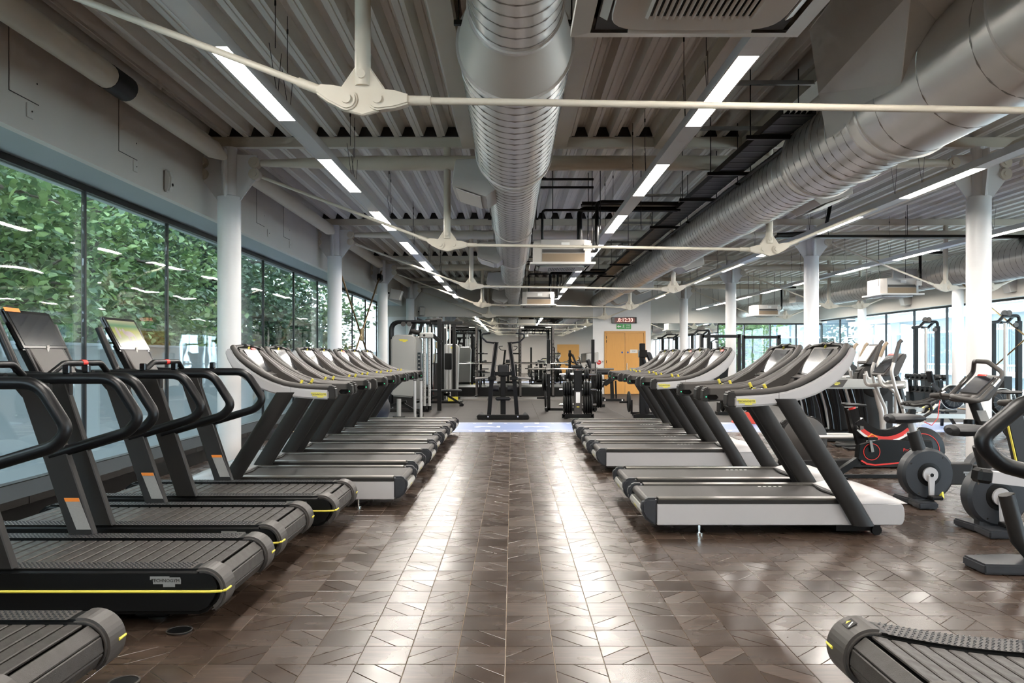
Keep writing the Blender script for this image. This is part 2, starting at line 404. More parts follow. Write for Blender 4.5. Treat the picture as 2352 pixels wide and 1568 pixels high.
# end wall: bulkhead, mirror, plinth, door core
wb = struct(MB().b2(-4.7, 2.99, YB, YB+.2, 2.86, 4.6).build('wall_back', 'wall_paint'), 'plain bulkhead wall above the mirror')
mr = struct(MB().b2(-3.62, 2.99, YB+.02, YB+.05, .3, 2.86).build('wall_mirror', 'mirror'), 'mirror wall behind the racks')
struct(MB().b2(-4.7, -3.62, YB, YB+.2, 0, 2.86).build('wall_back_return', 'white_wall'), 'narrow pale wall return between mirror and tree window')
pl = struct(MB().b2(-3.6, 2.95, 28.3, YB, 0, .31).build('trim_3', 'black_paint', bevel=.01), 'black plinth along the foot of the mirror')
wc = struct(MB().b2(2.99, 5.13, YB, YR, 0, 4.5).build('wall_core', 'white_wall'), 'white wall with the oak double door')
d1 = struct(MB().b2(3.41, 4.93, YB-.05, YB, 2.27, 2.33).b2(3.41, 3.48, YB-.05, YB, .004, 2.27).b2(4.86, 4.93, YB-.05, YB, .004, 2.27).build('door_1', 'oak', bevel=.006), 'oak double door under the red clock')
for x0, x1 in ((3.485, 4.165), (4.175, 4.855)):
    lf = MB().b2(x0, x1, YB-.035, YB+.005, .01, 2.265).build('door_leaf', 'oak', d1)
    c = x1-.1 if x0 < 4 else x0+.1
    MB().cyl((c, YB-.042, 1.545), (c, YB-.034, 1.545), .035, n=16).build('fire_door_disc', 'sign_blue', lf)
    if x0 > 4:
        MB().cyl((c-.04, YB-.07, .65), (c-.04, YB-.07, 1.15), .012).build('pull_handle', 'chrome', lf)
        MB().b2(c+.08, c+.36, YB-.04, YB-.034, 1.52, 1.65).build('door_plate', 'white_plastic', lf)
        text('door_lettering', 'STAFF', .05, 'charcoal_mid', lf, (c+.22, YB-.041, 1.585), FACE['-y'])
    else:
        for z in (.35, 1.2, 1.95, 2.1): MB().cyl((x0-.005, YB-.045, z-.05), (x0-.005, YB-.045, z+.05), .012, n=8).build('hinge', 'dark_rail', lf)
# deeper bay beside the door
struct(MB().b2(5.13, XR+.2, YR, YR+.2, 2.83, 4.6).build('wall_back_bay', 'wall_paint'), 'grey bulkhead over the deep end of the gym')
struct(MB().b2(5.13, 8.9, YR+.02, YR+.05, .0, 2.83).build('wall_mirror_bay', 'mirror'), 'tall mirror at the deep end beside the door')
w3 = struct(MB().b2(8.9, XR, YR, YR+.08, 2.76, 2.83).build('window_3', 'dark_rail'), 'glazed end screen at the deep end')
for k in range(5): MB().b2(8.9+k*1.125-.025, 8.9+k*1.125+.025, YR, YR+.08, 0, 2.76).build('mullion', 'black_trim', w3)
for k in range(4): MB().b2(8.93+k*1.125, 10.0+k*1.125, YR+.03, YR+.042, .02, 2.76).build('pane', 'window_glass', w3)
# street side
struct(MB().b2(XR-.25, XR+.15, YN, YR, 2.96, 4.5).build('wall_right', 'wall_paint'), 'fascia wall above the street windows')
w2 = struct(MB().b2(XR-.04, XR+.04, YN, YR, 2.90, 2.96).build('window_2', 'dark_rail'), 'tall street window band')
m2 = MB().b2(XR-.035, XR+.035, -.022, .022, 0, 2.9).mesh('mullion', 'black_trim')
p2 = MB().b2(XR-.006, XR+.006, .0, 1.97, .06, 2.9).mesh('pane', 'window_glass')
my = [28.7+2.01*k for k in range(-17, 4)]
for y in my: link('mullion', m2, w2, (0, y-.01, 0)); 
for y in my[:-1]: link('pane', p2, w2, (0, y+.01, 0))
MB().b2(XR-.05, XR+.05, YN, YR, 0, .07).build('sill_rail', 'dark_rail', w2)
# access panels and switches on the fascia
for k, (y, z) in enumerate(((6.65, 3.83), (8.45, 3.8), (12.9, 3.8), (14.4, 3.8))):
    h = MB().b2(XF, XF+.006, y-.2, y+.2, z-.27, z+.27).build('access_panel', 'wall_paint'); MB().b2(XF, XF+.002, y-.206, y+.206, z-.276, z+.276).build('panel_joint', 'dark_rail', h); MB().cyl((XF+.006, y+.17, z-.1), (XF+.009, y+.17, z-.1), .008, n=8).build('panel_lock', 'dark_rail', h)
    tag(h, ('first', 'second', 'third', 'fourth')[k]+' flush access panel on the fascia above the tree window', 'hatch', 'fascia access panels')
for k, (y, z) in enumerate(((6.72, 3.47), (8.6, 3.45), (11.6, 3.46), (13.3, 3.45), (14.6, 3.44), (19.0, 3.45))):
    r = thing('wall_switch', ('first', 'second', 'third', 'fourth', 'fifth', 'sixth')[k]+' small white switch plate low on the fascia wall, from the camera', 'switch', (XF, y, z), 0, 'fascia switch plates')
    MB().b2(0, .012, -.045, .045, -.06, .06).build('plate', 'white_plastic', r, bevel=.003); MB().cyl((.012, .02, 0), (.016, .02, 0), .007, n=8).build('screw', 'dark_rail', r)
r = thing('motion_sensor', 'curved white sensor box on the fascia beside the first column', 'sensor', (XF, 9.35, 3.44))
MB().prism([(0,-.11),(.05,-.12),(.085,-.08),(.09,.05),(.06,.14),(0,.15)], -.055, .055).build('housing', 'white_plastic', r, bevel=.02, seg=2); MB().cyl((.088, 0, -.03), (.094, 0, -.03), .018).build('lens', 'dark_rail', r)
r = thing('wall_speaker', 'small grey loudspeaker on the bulkhead by the last column', 'speaker', (-3.3, YB-.2, 3.05))
MB().b2(-.1, .1, -.08, .1, -.17, .17).build('cabinet', 'box_grey', r, bevel=.03); MB().b2(-.16, -.1, .1, .2, -.02, .02).build('bracket', 'dark_rail', r)
for k, (x, y) in enumerate(((-3.35, 23.9), (13.0, 21.0), (12.95, 26.5))):
    r = thing('wall_speaker', ('wedge loudspeaker on the fascia past the third column by the trees', 'angled grey loudspeaker on the street fascia above the cable machines', 'angled grey loudspeaker on the street fascia near the deep end')[k], 'speaker', (x, y, 3.25))
    s = 1 if x < 0 else -1
    MB().prism([(-.35*s,.02),(-.3*s,.02),(-.3*s,.06),(-.35*s,.06)], -.02, .02).build('bracket', 'dark_rail', r); MB().prism([(-.3*s,-.13),(.02*s,-.18),(.1*s,.1),(-.25*s,.17)], -.15, .15).build('cabinet', 'box_grey', r, bevel=.015)

# ------------------------------------------------------------------ columns and trusses
ORD = ['', 'first', 'second', 'third', 'fourth', 'fifth']
def column(x, y, lb, twin=True):
    c = struct(MB().lathe([(.149, 0), (.149, 3.5), (.10, 3.52), (.10, 4.15)], (0, 0, 0), n=28).build('column', 'white_column', loc=(x, y, 0)), lb)
    g = MB()
    for s in (-1, 1):
        g.prism([(s*.10,3.4),(s*.15,3.46),(s*.37,3.76),(s*.37,4.05),(s*.10,4.06)], -.015, .015)
        g.prism([(s*.10,3.42),(s*.16,3.5),(s*.24,3.95),(s*.22,4.1),(s*.10,4.1)], -.012, .012, 'x')
    g.build('gusset_plate', 'white_column', c)
    for s in (-1, 1):
        for z in (3.95, 3.80):
            MB().cyl((s*.34, -.05, z), (s*.34, .05, z), .075, n=18).build('fork_boss', 'cream_steel', c); MB().cyl((s*.34, -.065, z), (s*.34, .065, z), .035, n=12).build('pin', 'cream_steel', c)
    return c
for k, y in enumerate(TR[1:], 1):
    if k > 1:
        column(-3.72, y, 'white round column by the tree window, '+ORD[k-1]+' from the camera')
        column(6.14 if k == 2 else 6.28, y, 'white round column in the middle row, '+ORD[k-1]+' from the camera')
    if k > 2: column(12.8, y, 'white round column by the street window, '+ORD[k-2]+' from the camera')
def teardrop(mb, c, ang, L, r, t):
    ca, sa = math.cos(ang), math.sin(ang); pts = []
    for k in range(9):
        a = PI/2+PI*k/8; pts.append((r*math.cos(a), r*math.sin(a)))
    pts += [(L*.55, -r*.8), (L, -r*.42), (L, r*.42), (L*.55, r*.8)]
    mb.prism([(c[0]+x*ca-y*sa, c[2]+x*sa+y*ca) for x, y in pts], c[1]-t/2, c[1]+t/2)
def node(par, x, y, z, angs):
    g = MB().prism([(x-.035,z+.18),(x+.035,z+.18),(x+.125,z+.05),(x+.15,z-.02),(x+.09,z-.085),(x,z-.11),(x-.09,z-.085),(x-.15,z-.02),(x-.125,z+.05)], y-.018, y+.018)
    g.build('gusset_plate', 'cream_steel', par, bevel=.008)
    MB().cyl((x, y-.058, z+.115), (x, y+.058, z+.115), .024, n=16).build('pin', 'cream_steel', par)
    for s, a in zip((-1, 1), angs):
        c = (x+s*.088, y, z-.02)
        mb = MB(); teardrop(mb, c, a, .18, .062, .075); mb.build('fork_end', 'cream_steel', par, bevel=.01, seg=2)
        MB().cyl((c[0], y-.052, c[2]), (c[0], y+.052, c[2]), .028, n=18).build('pin', 'cream_steel', par)
def truss(y, xa, xb, n1, n2, z1, z2, lb, kinds=True):
    t = thing('roof_truss', lb, 'truss', (0, y, 0))
    pts = []; rs = []
    for k in range(13):
        s = k/12; pts.append((xa+.42+(xb-xa-.84)*s, 0, 3.95)); rs.append(.045+.052*min(1, 6*min(s, 1-s)))
    MB().tube(pts, rs, 14).build('top_chord', 'cream_steel', t)
    for xn, zn, s in ((n1, z1, -1), (n2, z2, 1)):
        MB().cyl((xn, 0, zn+.06), (xn, 0, 3.9), .046, n=14).build('king_post', 'cream_steel', t)
        MB().cyl((xn, 0, 3.98), (xn, 0, 4.15), .05, n=12).build('stub_post', 'cream_steel', t)
        xe = xa+.34 if s < 0 else xb-.34
        a = math.atan2(3.80-zn, xe-xn); p0 = Vector((xn+s*.088, 0, zn-.02)); d = Vector((xe, 0, 3.80))-p0; L = d.length; d.normalize()
        node(t, xn, 0, zn, (a, 0) if s < 0 else (PI, a)) 
        MB().cyl(p0+d*.17, p0+d*(L-.1), .0205, n=12).cyl(p0+d*.17, p0+d*.30, .028, n=12).build('tie_rod', 'cream_steel', t)
    p0, p1 = Vector((n1+.258, 0, z1-.02)), Vector((n2-.258, 0, z2-.02)); d = (p1-p0).normalized()
    MB().cyl(p0, p1, .0205, n=12).cyl(p0, p0+d*.13, .028, n=12).cyl(p1-d*.13, p1, .028, n=12).build('bottom_rod', 'cream_steel', t)
    return t
for k, y in enumerate(TR[1:], 1):
    truss(y, -3.72, 6.2, -.853, 3.385, 2.895, 2.835, 'pinned steel roof truss over the aisle, '+ORD[k]+' from the camera')
    if k > 1: truss(y, 6.28, 12.8, 9.1, 10.0, 2.86, 2.86, 'short pinned steel truss over the bikes, '+ORD[k-1]+' from the camera')
for lnx, lb in ((-3.72, 'tree window'), (6.28, 'middle columns'), (12.8, 'street window')):
    for b in range(5):
        if lnx > 0 and b < 1: continue
        y0, y1 = TR[b], TR[b+1]
        t = thing('eaves_tube', 'long cream tube between columns along the '+lb+', bay '+('one', 'two', 'three', 'four', 'five')[b], 'tube', (lnx, 0, 3.985))
        MB().tube([(0, y0+.2, 0), (0, y0+.55, 0), (0, y1-.6, 0), (0, y1-.2, 0)], [.05, .115, .115, .05], 16).build('tube_body', 'cream_steel', t)
        if lnx < 0 and b == 1: MB().cyl((0, 7.35, 0), (0, 7.72, 0), .119, n=20).build('tape_band', 'black_paint', t)
# cross bracing rods in the third bay by the trees
br = thing('cross_bracing', 'crossed dark bracing rods between two columns by the tree window', 'bracing', (-3.72, 0, 0))
for (ya, za), (yb, zb) in (((16.95, 3.45), (22.85, .25)), ((22.85, 3.85), (16.95, .25))): MB().cyl((0, ya, za), (0, yb, zb), .022, n=10).build('bracing_rod', 'brass', br)
MB().b2(-.03, .03, 19.75, 20.05, 1.78, 2.1).build('cross_clamp', 'brass', br, bevel=.02)
MB().b2(-.06, .06, 22.4, 22.75, 3.52, 3.72).build('turnbuckle', 'black_paint', br, bevel=.03)
br = thing('cross_bracing', 'crossed bracing rods behind the cable machines at the street window', 'bracing', (12.8, 0, 0))
for (ya, za), (yb, zb) in (((16.95, 3.5), (22.85, .25)), ((22.85, 3.5), (16.95, .25))): MB().cyl((0, ya, za), (0, yb, zb), .022, n=10).build('bracing_rod', 'brass', br)
# ------------------------------------------------------------------ strip lights
LZ = 3.35
def strip(x, start, lb, ph=2.88, last=29.2, first=0):
    t = thing('strip_light', lb, 'light', (x, 0, LZ))
    MB().prism([(-.078,0),(-.066,0),(-.066,.012),(.066,.012),(.066,0),(.078,0),(.078,.075),(-.078,.075)], -5.5, last).build('housing', 'strip_white', t)
    dmesh = MB().b2(-.066, .066, 0, 1.58, .004, .012).mesh('diffuser', 'diffuser'); smesh = MB().b2(-.066, .066, 0, ph-1.58, .002, .012).mesh('cover', 'strip_white')
    wm = MB().tube([(0, 0, .075), (-.03, -.12, .45)], .0025, 4).tube([(0, 0, .075), (0, .10, .45)], .0025, 4).cyl((-.015, -.01, .45), (-.015, -.01, .93), .003, n=4).cyl((-.015, -.01, .78), (-.015, -.01, .82), .008, n=6).mesh('hanging_wire', 'dark_rail')
    k = math.ceil((-5.4-start)/ph); y = start+k*ph
    while y+1.58 < last:
        link('diffuser', dmesh, t, (0, y, 0))
        if y+ph < last: link('cover', smesh, t, (0, y+1.58, 0))
        if y > 3: link('hanging_wire', wm, t, (.03, y+1.2, 0)); link('hanging_wire', wm, t, (-.03, y+1.75, 0))
        y += ph
strip(-1.85, 5.02, 'suspended strip light nearest the tree window'); strip(1.53, 5.18, 'suspended strip light between the two round ducts', 2.94)
strip(4.83, 8.29, 'suspended strip light beside the middle columns'); strip(7.77, 8.9, 'suspended strip light over the bikes past the middle columns', last=34.3); strip(11.9, 7.5, 'suspended strip light nearest the street window', last=34.3)
# ------------------------------------------------------------------ ducts
def ringmesh(R, w=.012, t=.006): return MB().lathe([(R-.004, -w), (R+t, -w*.6), (R+t, w*.6), (R-.004, w)], (0, 0, 0), 'y', 40).mesh('seam', 'duct_steel')
def duct_sec(par, y0, y1, r0, r1=None, pitch=0, plain=False):
    MB().tube([(0, y0, 0), (0, y1, 0)], [r0, r1 or r0], 44, cap=True).build('duct_section', 'duct_plain' if plain else 'duct_steel', par)
    if pitch:
        # one helical seam per section, as on spiral-wound duct
        n = max(2, int((y1-y0)/pitch)); pts = []
        for k in range(n*20+1):
            a = 2*PI*k/20; pts.append(((r0)*math.cos(a), y0+.03+(y1-y0-.06)*k/(n*20), r0*math.sin(a)))
        MB().tube(pts, .0065, 4).build('spiral_seam', 'rail_metal', par)
def flange(par, y, r): MB().lathe([(r-.01, -.02), (r+.014, -.018), (r+.014, .018), (r-.01, .02)], (0, y, 0), 'y', 44).build('flange', 'duct_steel', par)
def outlet(par, y, s, L, h, dz, grille=True):
    # spigot box hanging off the side s of a duct
    b = MB().prism([(s*.18,.12+dz),(s*.62,.10+dz),(s*.66,-.18+dz),(s*.30,-.30+dz),(s*.16,-.2+dz)], y-L/2, y+L/2).build('outlet_box', 'box_grey', par, bevel=.004)
    MB().prism([(s*.622,.085+dz),(s*.632,.085+dz),(s*.668,-.165+dz),(s*.658,-.165+dz)], y-L/2+.02, y+L/2-.02).build('outlet_face', 'white_plastic', b)
    MB().prism([(s*.36,-.29+dz),(s*.62,-.205+dz),(s*.62,-.215+dz),(s*.36,-.30+dz)], y-L/2+.02, y+L/2-.02).build('damper_plate', 'duct_plain', b)
def rodhang(par, y, x, z0): MB().cyl((x, y, z0), (x, y, .84), .005, n=6).b2(x-.03, x+.03, y-.015, y+.015, z0-.02, z0+.01).build('hanger_rod', 'dark_rail', par)
d = thing('air_duct', 'long round silver duct over the aisle', 'duct', (.02, 0, 3.44))
duct_sec(d, -4, 4.64, .271, pitch=.14); duct_sec(d, 4.64, 5.2, .271, .372, plain=True); duct_sec(d, 5.2, 7.9, .372, pitch=.155); duct_sec(d, 7.9, 8.3, .372, .315, plain=True)
duct_sec(d, 8.3, 15.6, .315, pitch=.15); duct_sec(d, 15.6, 16.0, .315, .28, plain=True); duct_sec(d, 16.0, 22.5, .28, pitch=.3); duct_sec(d, 22.5, 22.8, .28, .24, plain=True); duct_sec(d, 22.8, YB, .24, pitch=.6)
for y, r in ((4.64, .271), (5.2, .372), (7.9, .372), (8.3, .315), (12.0, .315), (15.6, .315), (20, .28)): flange(d, y, r)
for y in (8.95, 15.2, 20.6, 26.0, 28.4): outlet(d, y, -1, .75, .3, -.02)
for y in (5.1, 7.0, 9.6, 12.4, 15.0, 18.5): rodhang(d, y, -.36, .1); rodhang(d, y, .36, .1)
d = thing('air_duct', 'round silver duct beside the black cable tray', 'duct', (3.14, 0, 3.42))
duct_sec(d, 2.5, 6.35, .43, pitch=.55); duct_sec(d, 6.35, 6.6, .43, .40, plain=True); duct_sec(d, 6.6, 8.1, .40, pitch=.16); duct_sec(d, 8.1, 8.4, .40, .335, plain=True)
duct_sec(d, 8.4, 15, .335, pitch=.16); duct_sec(d, 15, 15.3, .335, .29, plain=True); duct_sec(d, 15.3, 22, .29, pitch=.3); duct_sec(d, 22, 22.3, .29, .24, plain=True); duct_sec(d, 22.3, YB, .24, pitch=.6)
for y, r in ((4.6, .43), (6.35, .43), (6.6, .40), (7.4, .40), (8.1, .40), (8.4, .335), (11, .335), (15, .335), (22, .29)): flange(d, y, r)
for y in (9.3, 16.2, 21.8, 26.5): outlet(d, y, 1, .75, .3, -.02)
for y in (9.8, 12.6, 16, 20): rodhang(d, y, -.38, .1)
pb = MB().loft([[(-.72,4.7,.80),(-.1,4.6,.80),(.1,6.9,.80),(-.58,6.9,.80)], [(-.70,4.9,.22),(-.15,4.75,.3),(.05,6.9,.2),(-.54,6.8,.22)], [(-.42,5.6,-.1),(-.05,5.5,.1),(.1,7.0,-.1),(-.36,7.05,-.16)], [(-.33,6.1,-.22),(-.1,6.0,0),(.1,7.1,-.2),(-.27,7.3,-.3)]], smooth=False).build('plenum_box', 'duct_plain', d, bevel=.004)
d = thing('air_duct', 'large silver duct near the street window with side grilles', 'duct', (9.9, 0, 3.32))
duct_sec(d, 8, 16.5, .40, pitch=.18); duct_sec(d, 16.5, 17, .40, .33, plain=True); duct_sec(d, 17, 25, .33, pitch=.2); duct_sec(d, 25, 25.3, .33, .27, plain=True); duct_sec(d, 25.3, YR, .27, pitch=.5)
for y in (13.6, 19.3, 25.8):
    b = MB().b2(-.85, -.2, y-.3, y+.3, -.2, .16).build('outlet_box', 'box_grey', d, bevel=.005)
    MB().b2(-.87, -.85, y-.3, y+.3, -.2, .16).build('grille_frame', 'white_plastic', b)
    for k in range(7): MB().box((-.875, y, -.14+k*.04), (.02, .5, .012), (0, .6, 0)).build('grille_slat', 'white_plastic', b)
# ------------------------------------------------------------------ ceiling cassettes
def cassette(x, y, lb):
    t = thing('ceiling_cassette', lb, 'air conditioner', (x, y, 2.75), 0, 'ceiling cassette units')
    fr = MB(); a, b = .475, .40
    fr.add([(-a,-a,0),(a,-a,0),(a,a,0),(-a,a,0),(-b,-b,-.012),(b,-b,-.012),(b,b,-.012),(-b,b,-.012),(-a,-a,.03),(a,-a,.03),(a,a,.03),(-a,a,.03)],
           [(0,1,5,4),(1,2,6,5),(2,3,7,6),(3,0,4,7),(0,8,9,1),(1,9,10,2),(2,10,11,3),(3,11,8,0),(8,11,10,9)]).build('fascia_panel', 'white_plastic', t)
    MB().lathe([(.37, -.008), (.37, .004)], (0, 0, 0), 'z', 4)
    MB().b2(-.385, .385, -.385, .385, -.006, .004).build('air_slot', 'black_paint', t, bevel=.0025)
    pn = [(.34*(abs(math.cos(k*PI/16))**.35)*(1 if math.cos(k*PI/16) >= 0 else -1), .34*(abs(math.sin(k*PI/16))**.35)*(1 if math.sin(k*PI/16) >= 0 else -1)) for k in range(32)]
    cp = MB().prism(pn, -.028, -.006, 'z').build('intake_panel', 'white_plastic', t, bevel=.004)
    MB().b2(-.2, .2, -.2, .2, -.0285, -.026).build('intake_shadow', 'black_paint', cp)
    gm = MB().box((0, 0, 0), (.013, .40, .012), (0, .5, 0)).mesh('grille_slat', 'white_plastic')
    for k in range(17): link('grille_slat', gm, cp, (-.2+k*.025, 0, -.034))
    for k in range(4):
        ca, sa = math.cos(k*PI/2), math.sin(k*PI/2); MB().box((.362*ca, .362*sa, -.014), (.035 if k % 2 == 0 else .5, .5 if k % 2 == 0 else .035, .006), ((.5*(-1 if k == 1 else 1)) if k % 2 else 0, (.5*(1 if k == 2 else -1)) if k % 2 == 0 else 0, 0)).build('air_flap', 'white_plastic', t)
    bd = MB().prism([(-.42,-.32),(-.32,-.42),(.32,-.42),(.42,-.32),(.42,.32),(.32,.42),(-.32,.42),(-.42,.32)], .03, .36, 'z').build('casing', 'box_grey', t)
    MB().b2(-.3, .32, -.428, -.42, .04, .16).build('tan_band', 'tan_grip', bd); MB().b2(-.3, .32, -.427, -.42, .17, .22).build('dark_band', 'charcoal_mid', bd)
    MB().b2(-.02, .1, -.43, -.42, .25, .32).build('rating_label', 'white_print', bd)
    MB().tube(fillet([(.42, -.2, .22), (.52, -.2, .22), (.52, -.2, .95), (1.0, -.2, .95)], .08), .03, 8).build('lagged_pipe', 'black_paint', t)
    for sx in (-.44, .44):
        for sy in (-.3, .3): MB().cyl((sx, sy, .2), (sx, sy, 1.5), .006, n=6).build('drop_rod', 'dark_rail', t)
    MB().b2(.3, .42, -.47, -.42, .2, .3).build('junction_box', 'white_plastic', t)
for x, y, lb in ((.72, 2.88, 'white square ceiling cassette with slatted grille right above the camera'), (.74, 12.1, 'white ceiling cassette midway down the aisle ceiling'), (.70, 21.6, 'white ceiling cassette farthest down the aisle ceiling'),
                 (8.5, 17.9, 'white ceiling cassette hung over the cross trainers'), (8.5, 27.0, 'white ceiling cassette at the deep end of the gym')): cassette(x, y, lb)
# ------------------------------------------------------------------ cable tray, pipes and unistrut
t = thing('cable_tray', 'black perforated cable tray beside the second round duct', 'cable tray', (2.62, 0, 3.62))
MB().b2(-.15, .15, 7.3, 27, -.004, 0).build('tray_base', 'black_paint', t)
for s in (-1, 1):
    MB().b2(s*.15-.003, s*.15+.003, 7.3, 27, 0, .06).build('tray_side', 'black_paint', t)
rg = MB().b2(-.15, .15, -.03, .03, -.007, -.004).mesh('tray_rung', 'dark_rail')
for k in range(78): link('tray_rung', rg, t, (0, 7.4+k*.25, 0))
for k in range(5): MB().tube([(-.1+.05*k, 7.3, .02), (-.1+.045*k, 12, .03), (-.1+.05*k, 27, .02)], .016, 6).build('cable', 'black_gloss', t)
MB().tube([(.19, 7.3, -.06), (.19, 27, -.06)], .022, 8).build('lagged_pipe', 'black_paint', t)
for y in (8.0, 9.6, 11.2, 13.6, 16.4, 19.2, 22):
    MB().b2(-.28, .28, y-.02, y+.02, -.045, -.005).build('support_bar', 'dark_rail', t)
    for s in (-.24, .24): MB().cyl((s, y, -.04), (s, y, .66), .006, n=6).build('threaded_rod', 'dark_rail', t)
    MB().b2(-.55, .4, y-.021, y+.021, .5, .541).build('roof_channel', 'rail_metal', t)
for k, (y, lb) in enumerate(((11.9, 'black pipe and perforated tray feeding the midway cassette'), (21.2, 'black pipe and perforated tray feeding the farthest cassette'))):
    t = thing('pipe_run', lb, 'pipe', (0, y, 3.58))
    MB().tube(fillet([(.45, 0, -.55), (.45, 0, 0), (2.5, 0, 0)], .06), .018, 8).build('drain_pipe', 'black_paint', t)
    MB().tube(fillet([(1.02, .2, -.5), (1.02, .2, .05), (2.5, .2, .05)], .1), .04, 8).build('lagged_pipe', 'black_paint', t)
    MB().b2(1.05, 2.5, .12, .3, .1, .103).b2(1.05, 2.5, .12, .123, .1, .15).b2(1.05, 2.5, .297, .3, .1, .15).build('tray', 'dark_rail', t)
    for x in (.35, .6, 1.3, 1.9): MB().cyl((x, -.1, -.3), (x, -.1, .7), .006, n=6).build('threaded_rod', 'dark_rail', t)
    for z in (.3, .42): MB().b2(.2, 1.2, -.12, -.08, z, z+.03).build('roof_channel', 'dark_rail', t)
t = thing('cable_tray', 'dark cable run crossing above the bikes', 'cable tray', (0, 15.2, 3.65)); MB().b2(5.0, 11, -.08, .08, 0, .05).build('tray_base', 'dark_rail', t)
for x in (6, 7.5, 9, 10.5): MB().cyl((x, 0, 0), (x, 0, .63), .006, n=6).build('threaded_rod', 'dark_rail', t)
MB().tube(fillet([(5.0, -.1, .05), (5.9, -.1, .1), (6.0, -.1, .6)], .2), .035, 8).build('lagged_pipe', 'black_paint', t)

# ------------------------------------------------------------------ wall clock, signs
t = thing('digital_clock', 'long digital wall clock with red numerals above the oak door', 'clock', (4.14, YB, 2.73))
MB().b2(-.46, .46, -.06, 0, -.115, .115).build('case', 'black_gloss', t, bevel=.008); MB().b2(-.36, .40, -.063, -.06, -.085, .085).build('display', 'clock_face', t)
text('numerals', '.8:12:33', .19, 'led_red', t, (.03, -.066, 0), FACE['-y'])
t = thing('exit_sign', 'green fire exit sign with arrow below the clock', 'sign', (4.13, YB, 2.50))
MB().b2(-.27, .27, -.012, 0, -.09, .09).build('board', 'sign_green', t)
MB().prism([(-.25,0),(-.18,.055),(-.18,.02),(-.10,.02),(-.10,-.02),(-.18,-.02),(-.18,-.055)], -.014, -.012).build('arrow', 'white_print', t)
rm_ = MB(); rm_.lathe([(.0, -.002), (.014, -.002), (.014, .002), (0, .002)], (-.02, -.014, .055), 'y', 10)
rm_.bar((-.02, -.0135, .035), (-.005, -.0135, -.015), .003, .02); rm_.bar((-.005, -.0135, -.01), (.025, -.0135, -.06), .003, .012); rm_.bar((-.005, -.0135, -.01), (-.03, -.0135, -.045), .003, .012); rm_.bar((-.03, -.0135, -.045), (-.055, -.0135, -.045), .003, .012); rm_.bar((-.018, -.0135, .03), (.03, -.0135, .02), .003, .01); rm_.bar((-.018, -.0135, .03), (-.05, -.0135, .005), .003, .01)
rm_.build('running_figure', 'white_print', t)
text('sign_lettering', 'FIRE\nEXIT', .075, 'white_print', t, (.165, -.0135, 0), FACE['-y'])
t = thing('round_sign', 'small round red notice beside the door frame', 'sign', (3.21, YB, 1.175)); MB().cyl((0, -.008, 0), (0, 0, 0), .085, n=24).build('disc', 'red', t); MB().b2(-.05, .05, -.01, -.008, -.008, .008).build('print', 'white_print', t)
t = thing('door_button', 'small white push button box beside the door frame', 'switch', (3.35, YB, 1.2)); MB().b2(-.045, .045, -.03, 0, -.05, .05).build('box', 'white_plastic', t, bevel=.006); MB().cyl((0, -.036, 0), (0, -.03, 0), .015).build('button', 'black_paint', t)

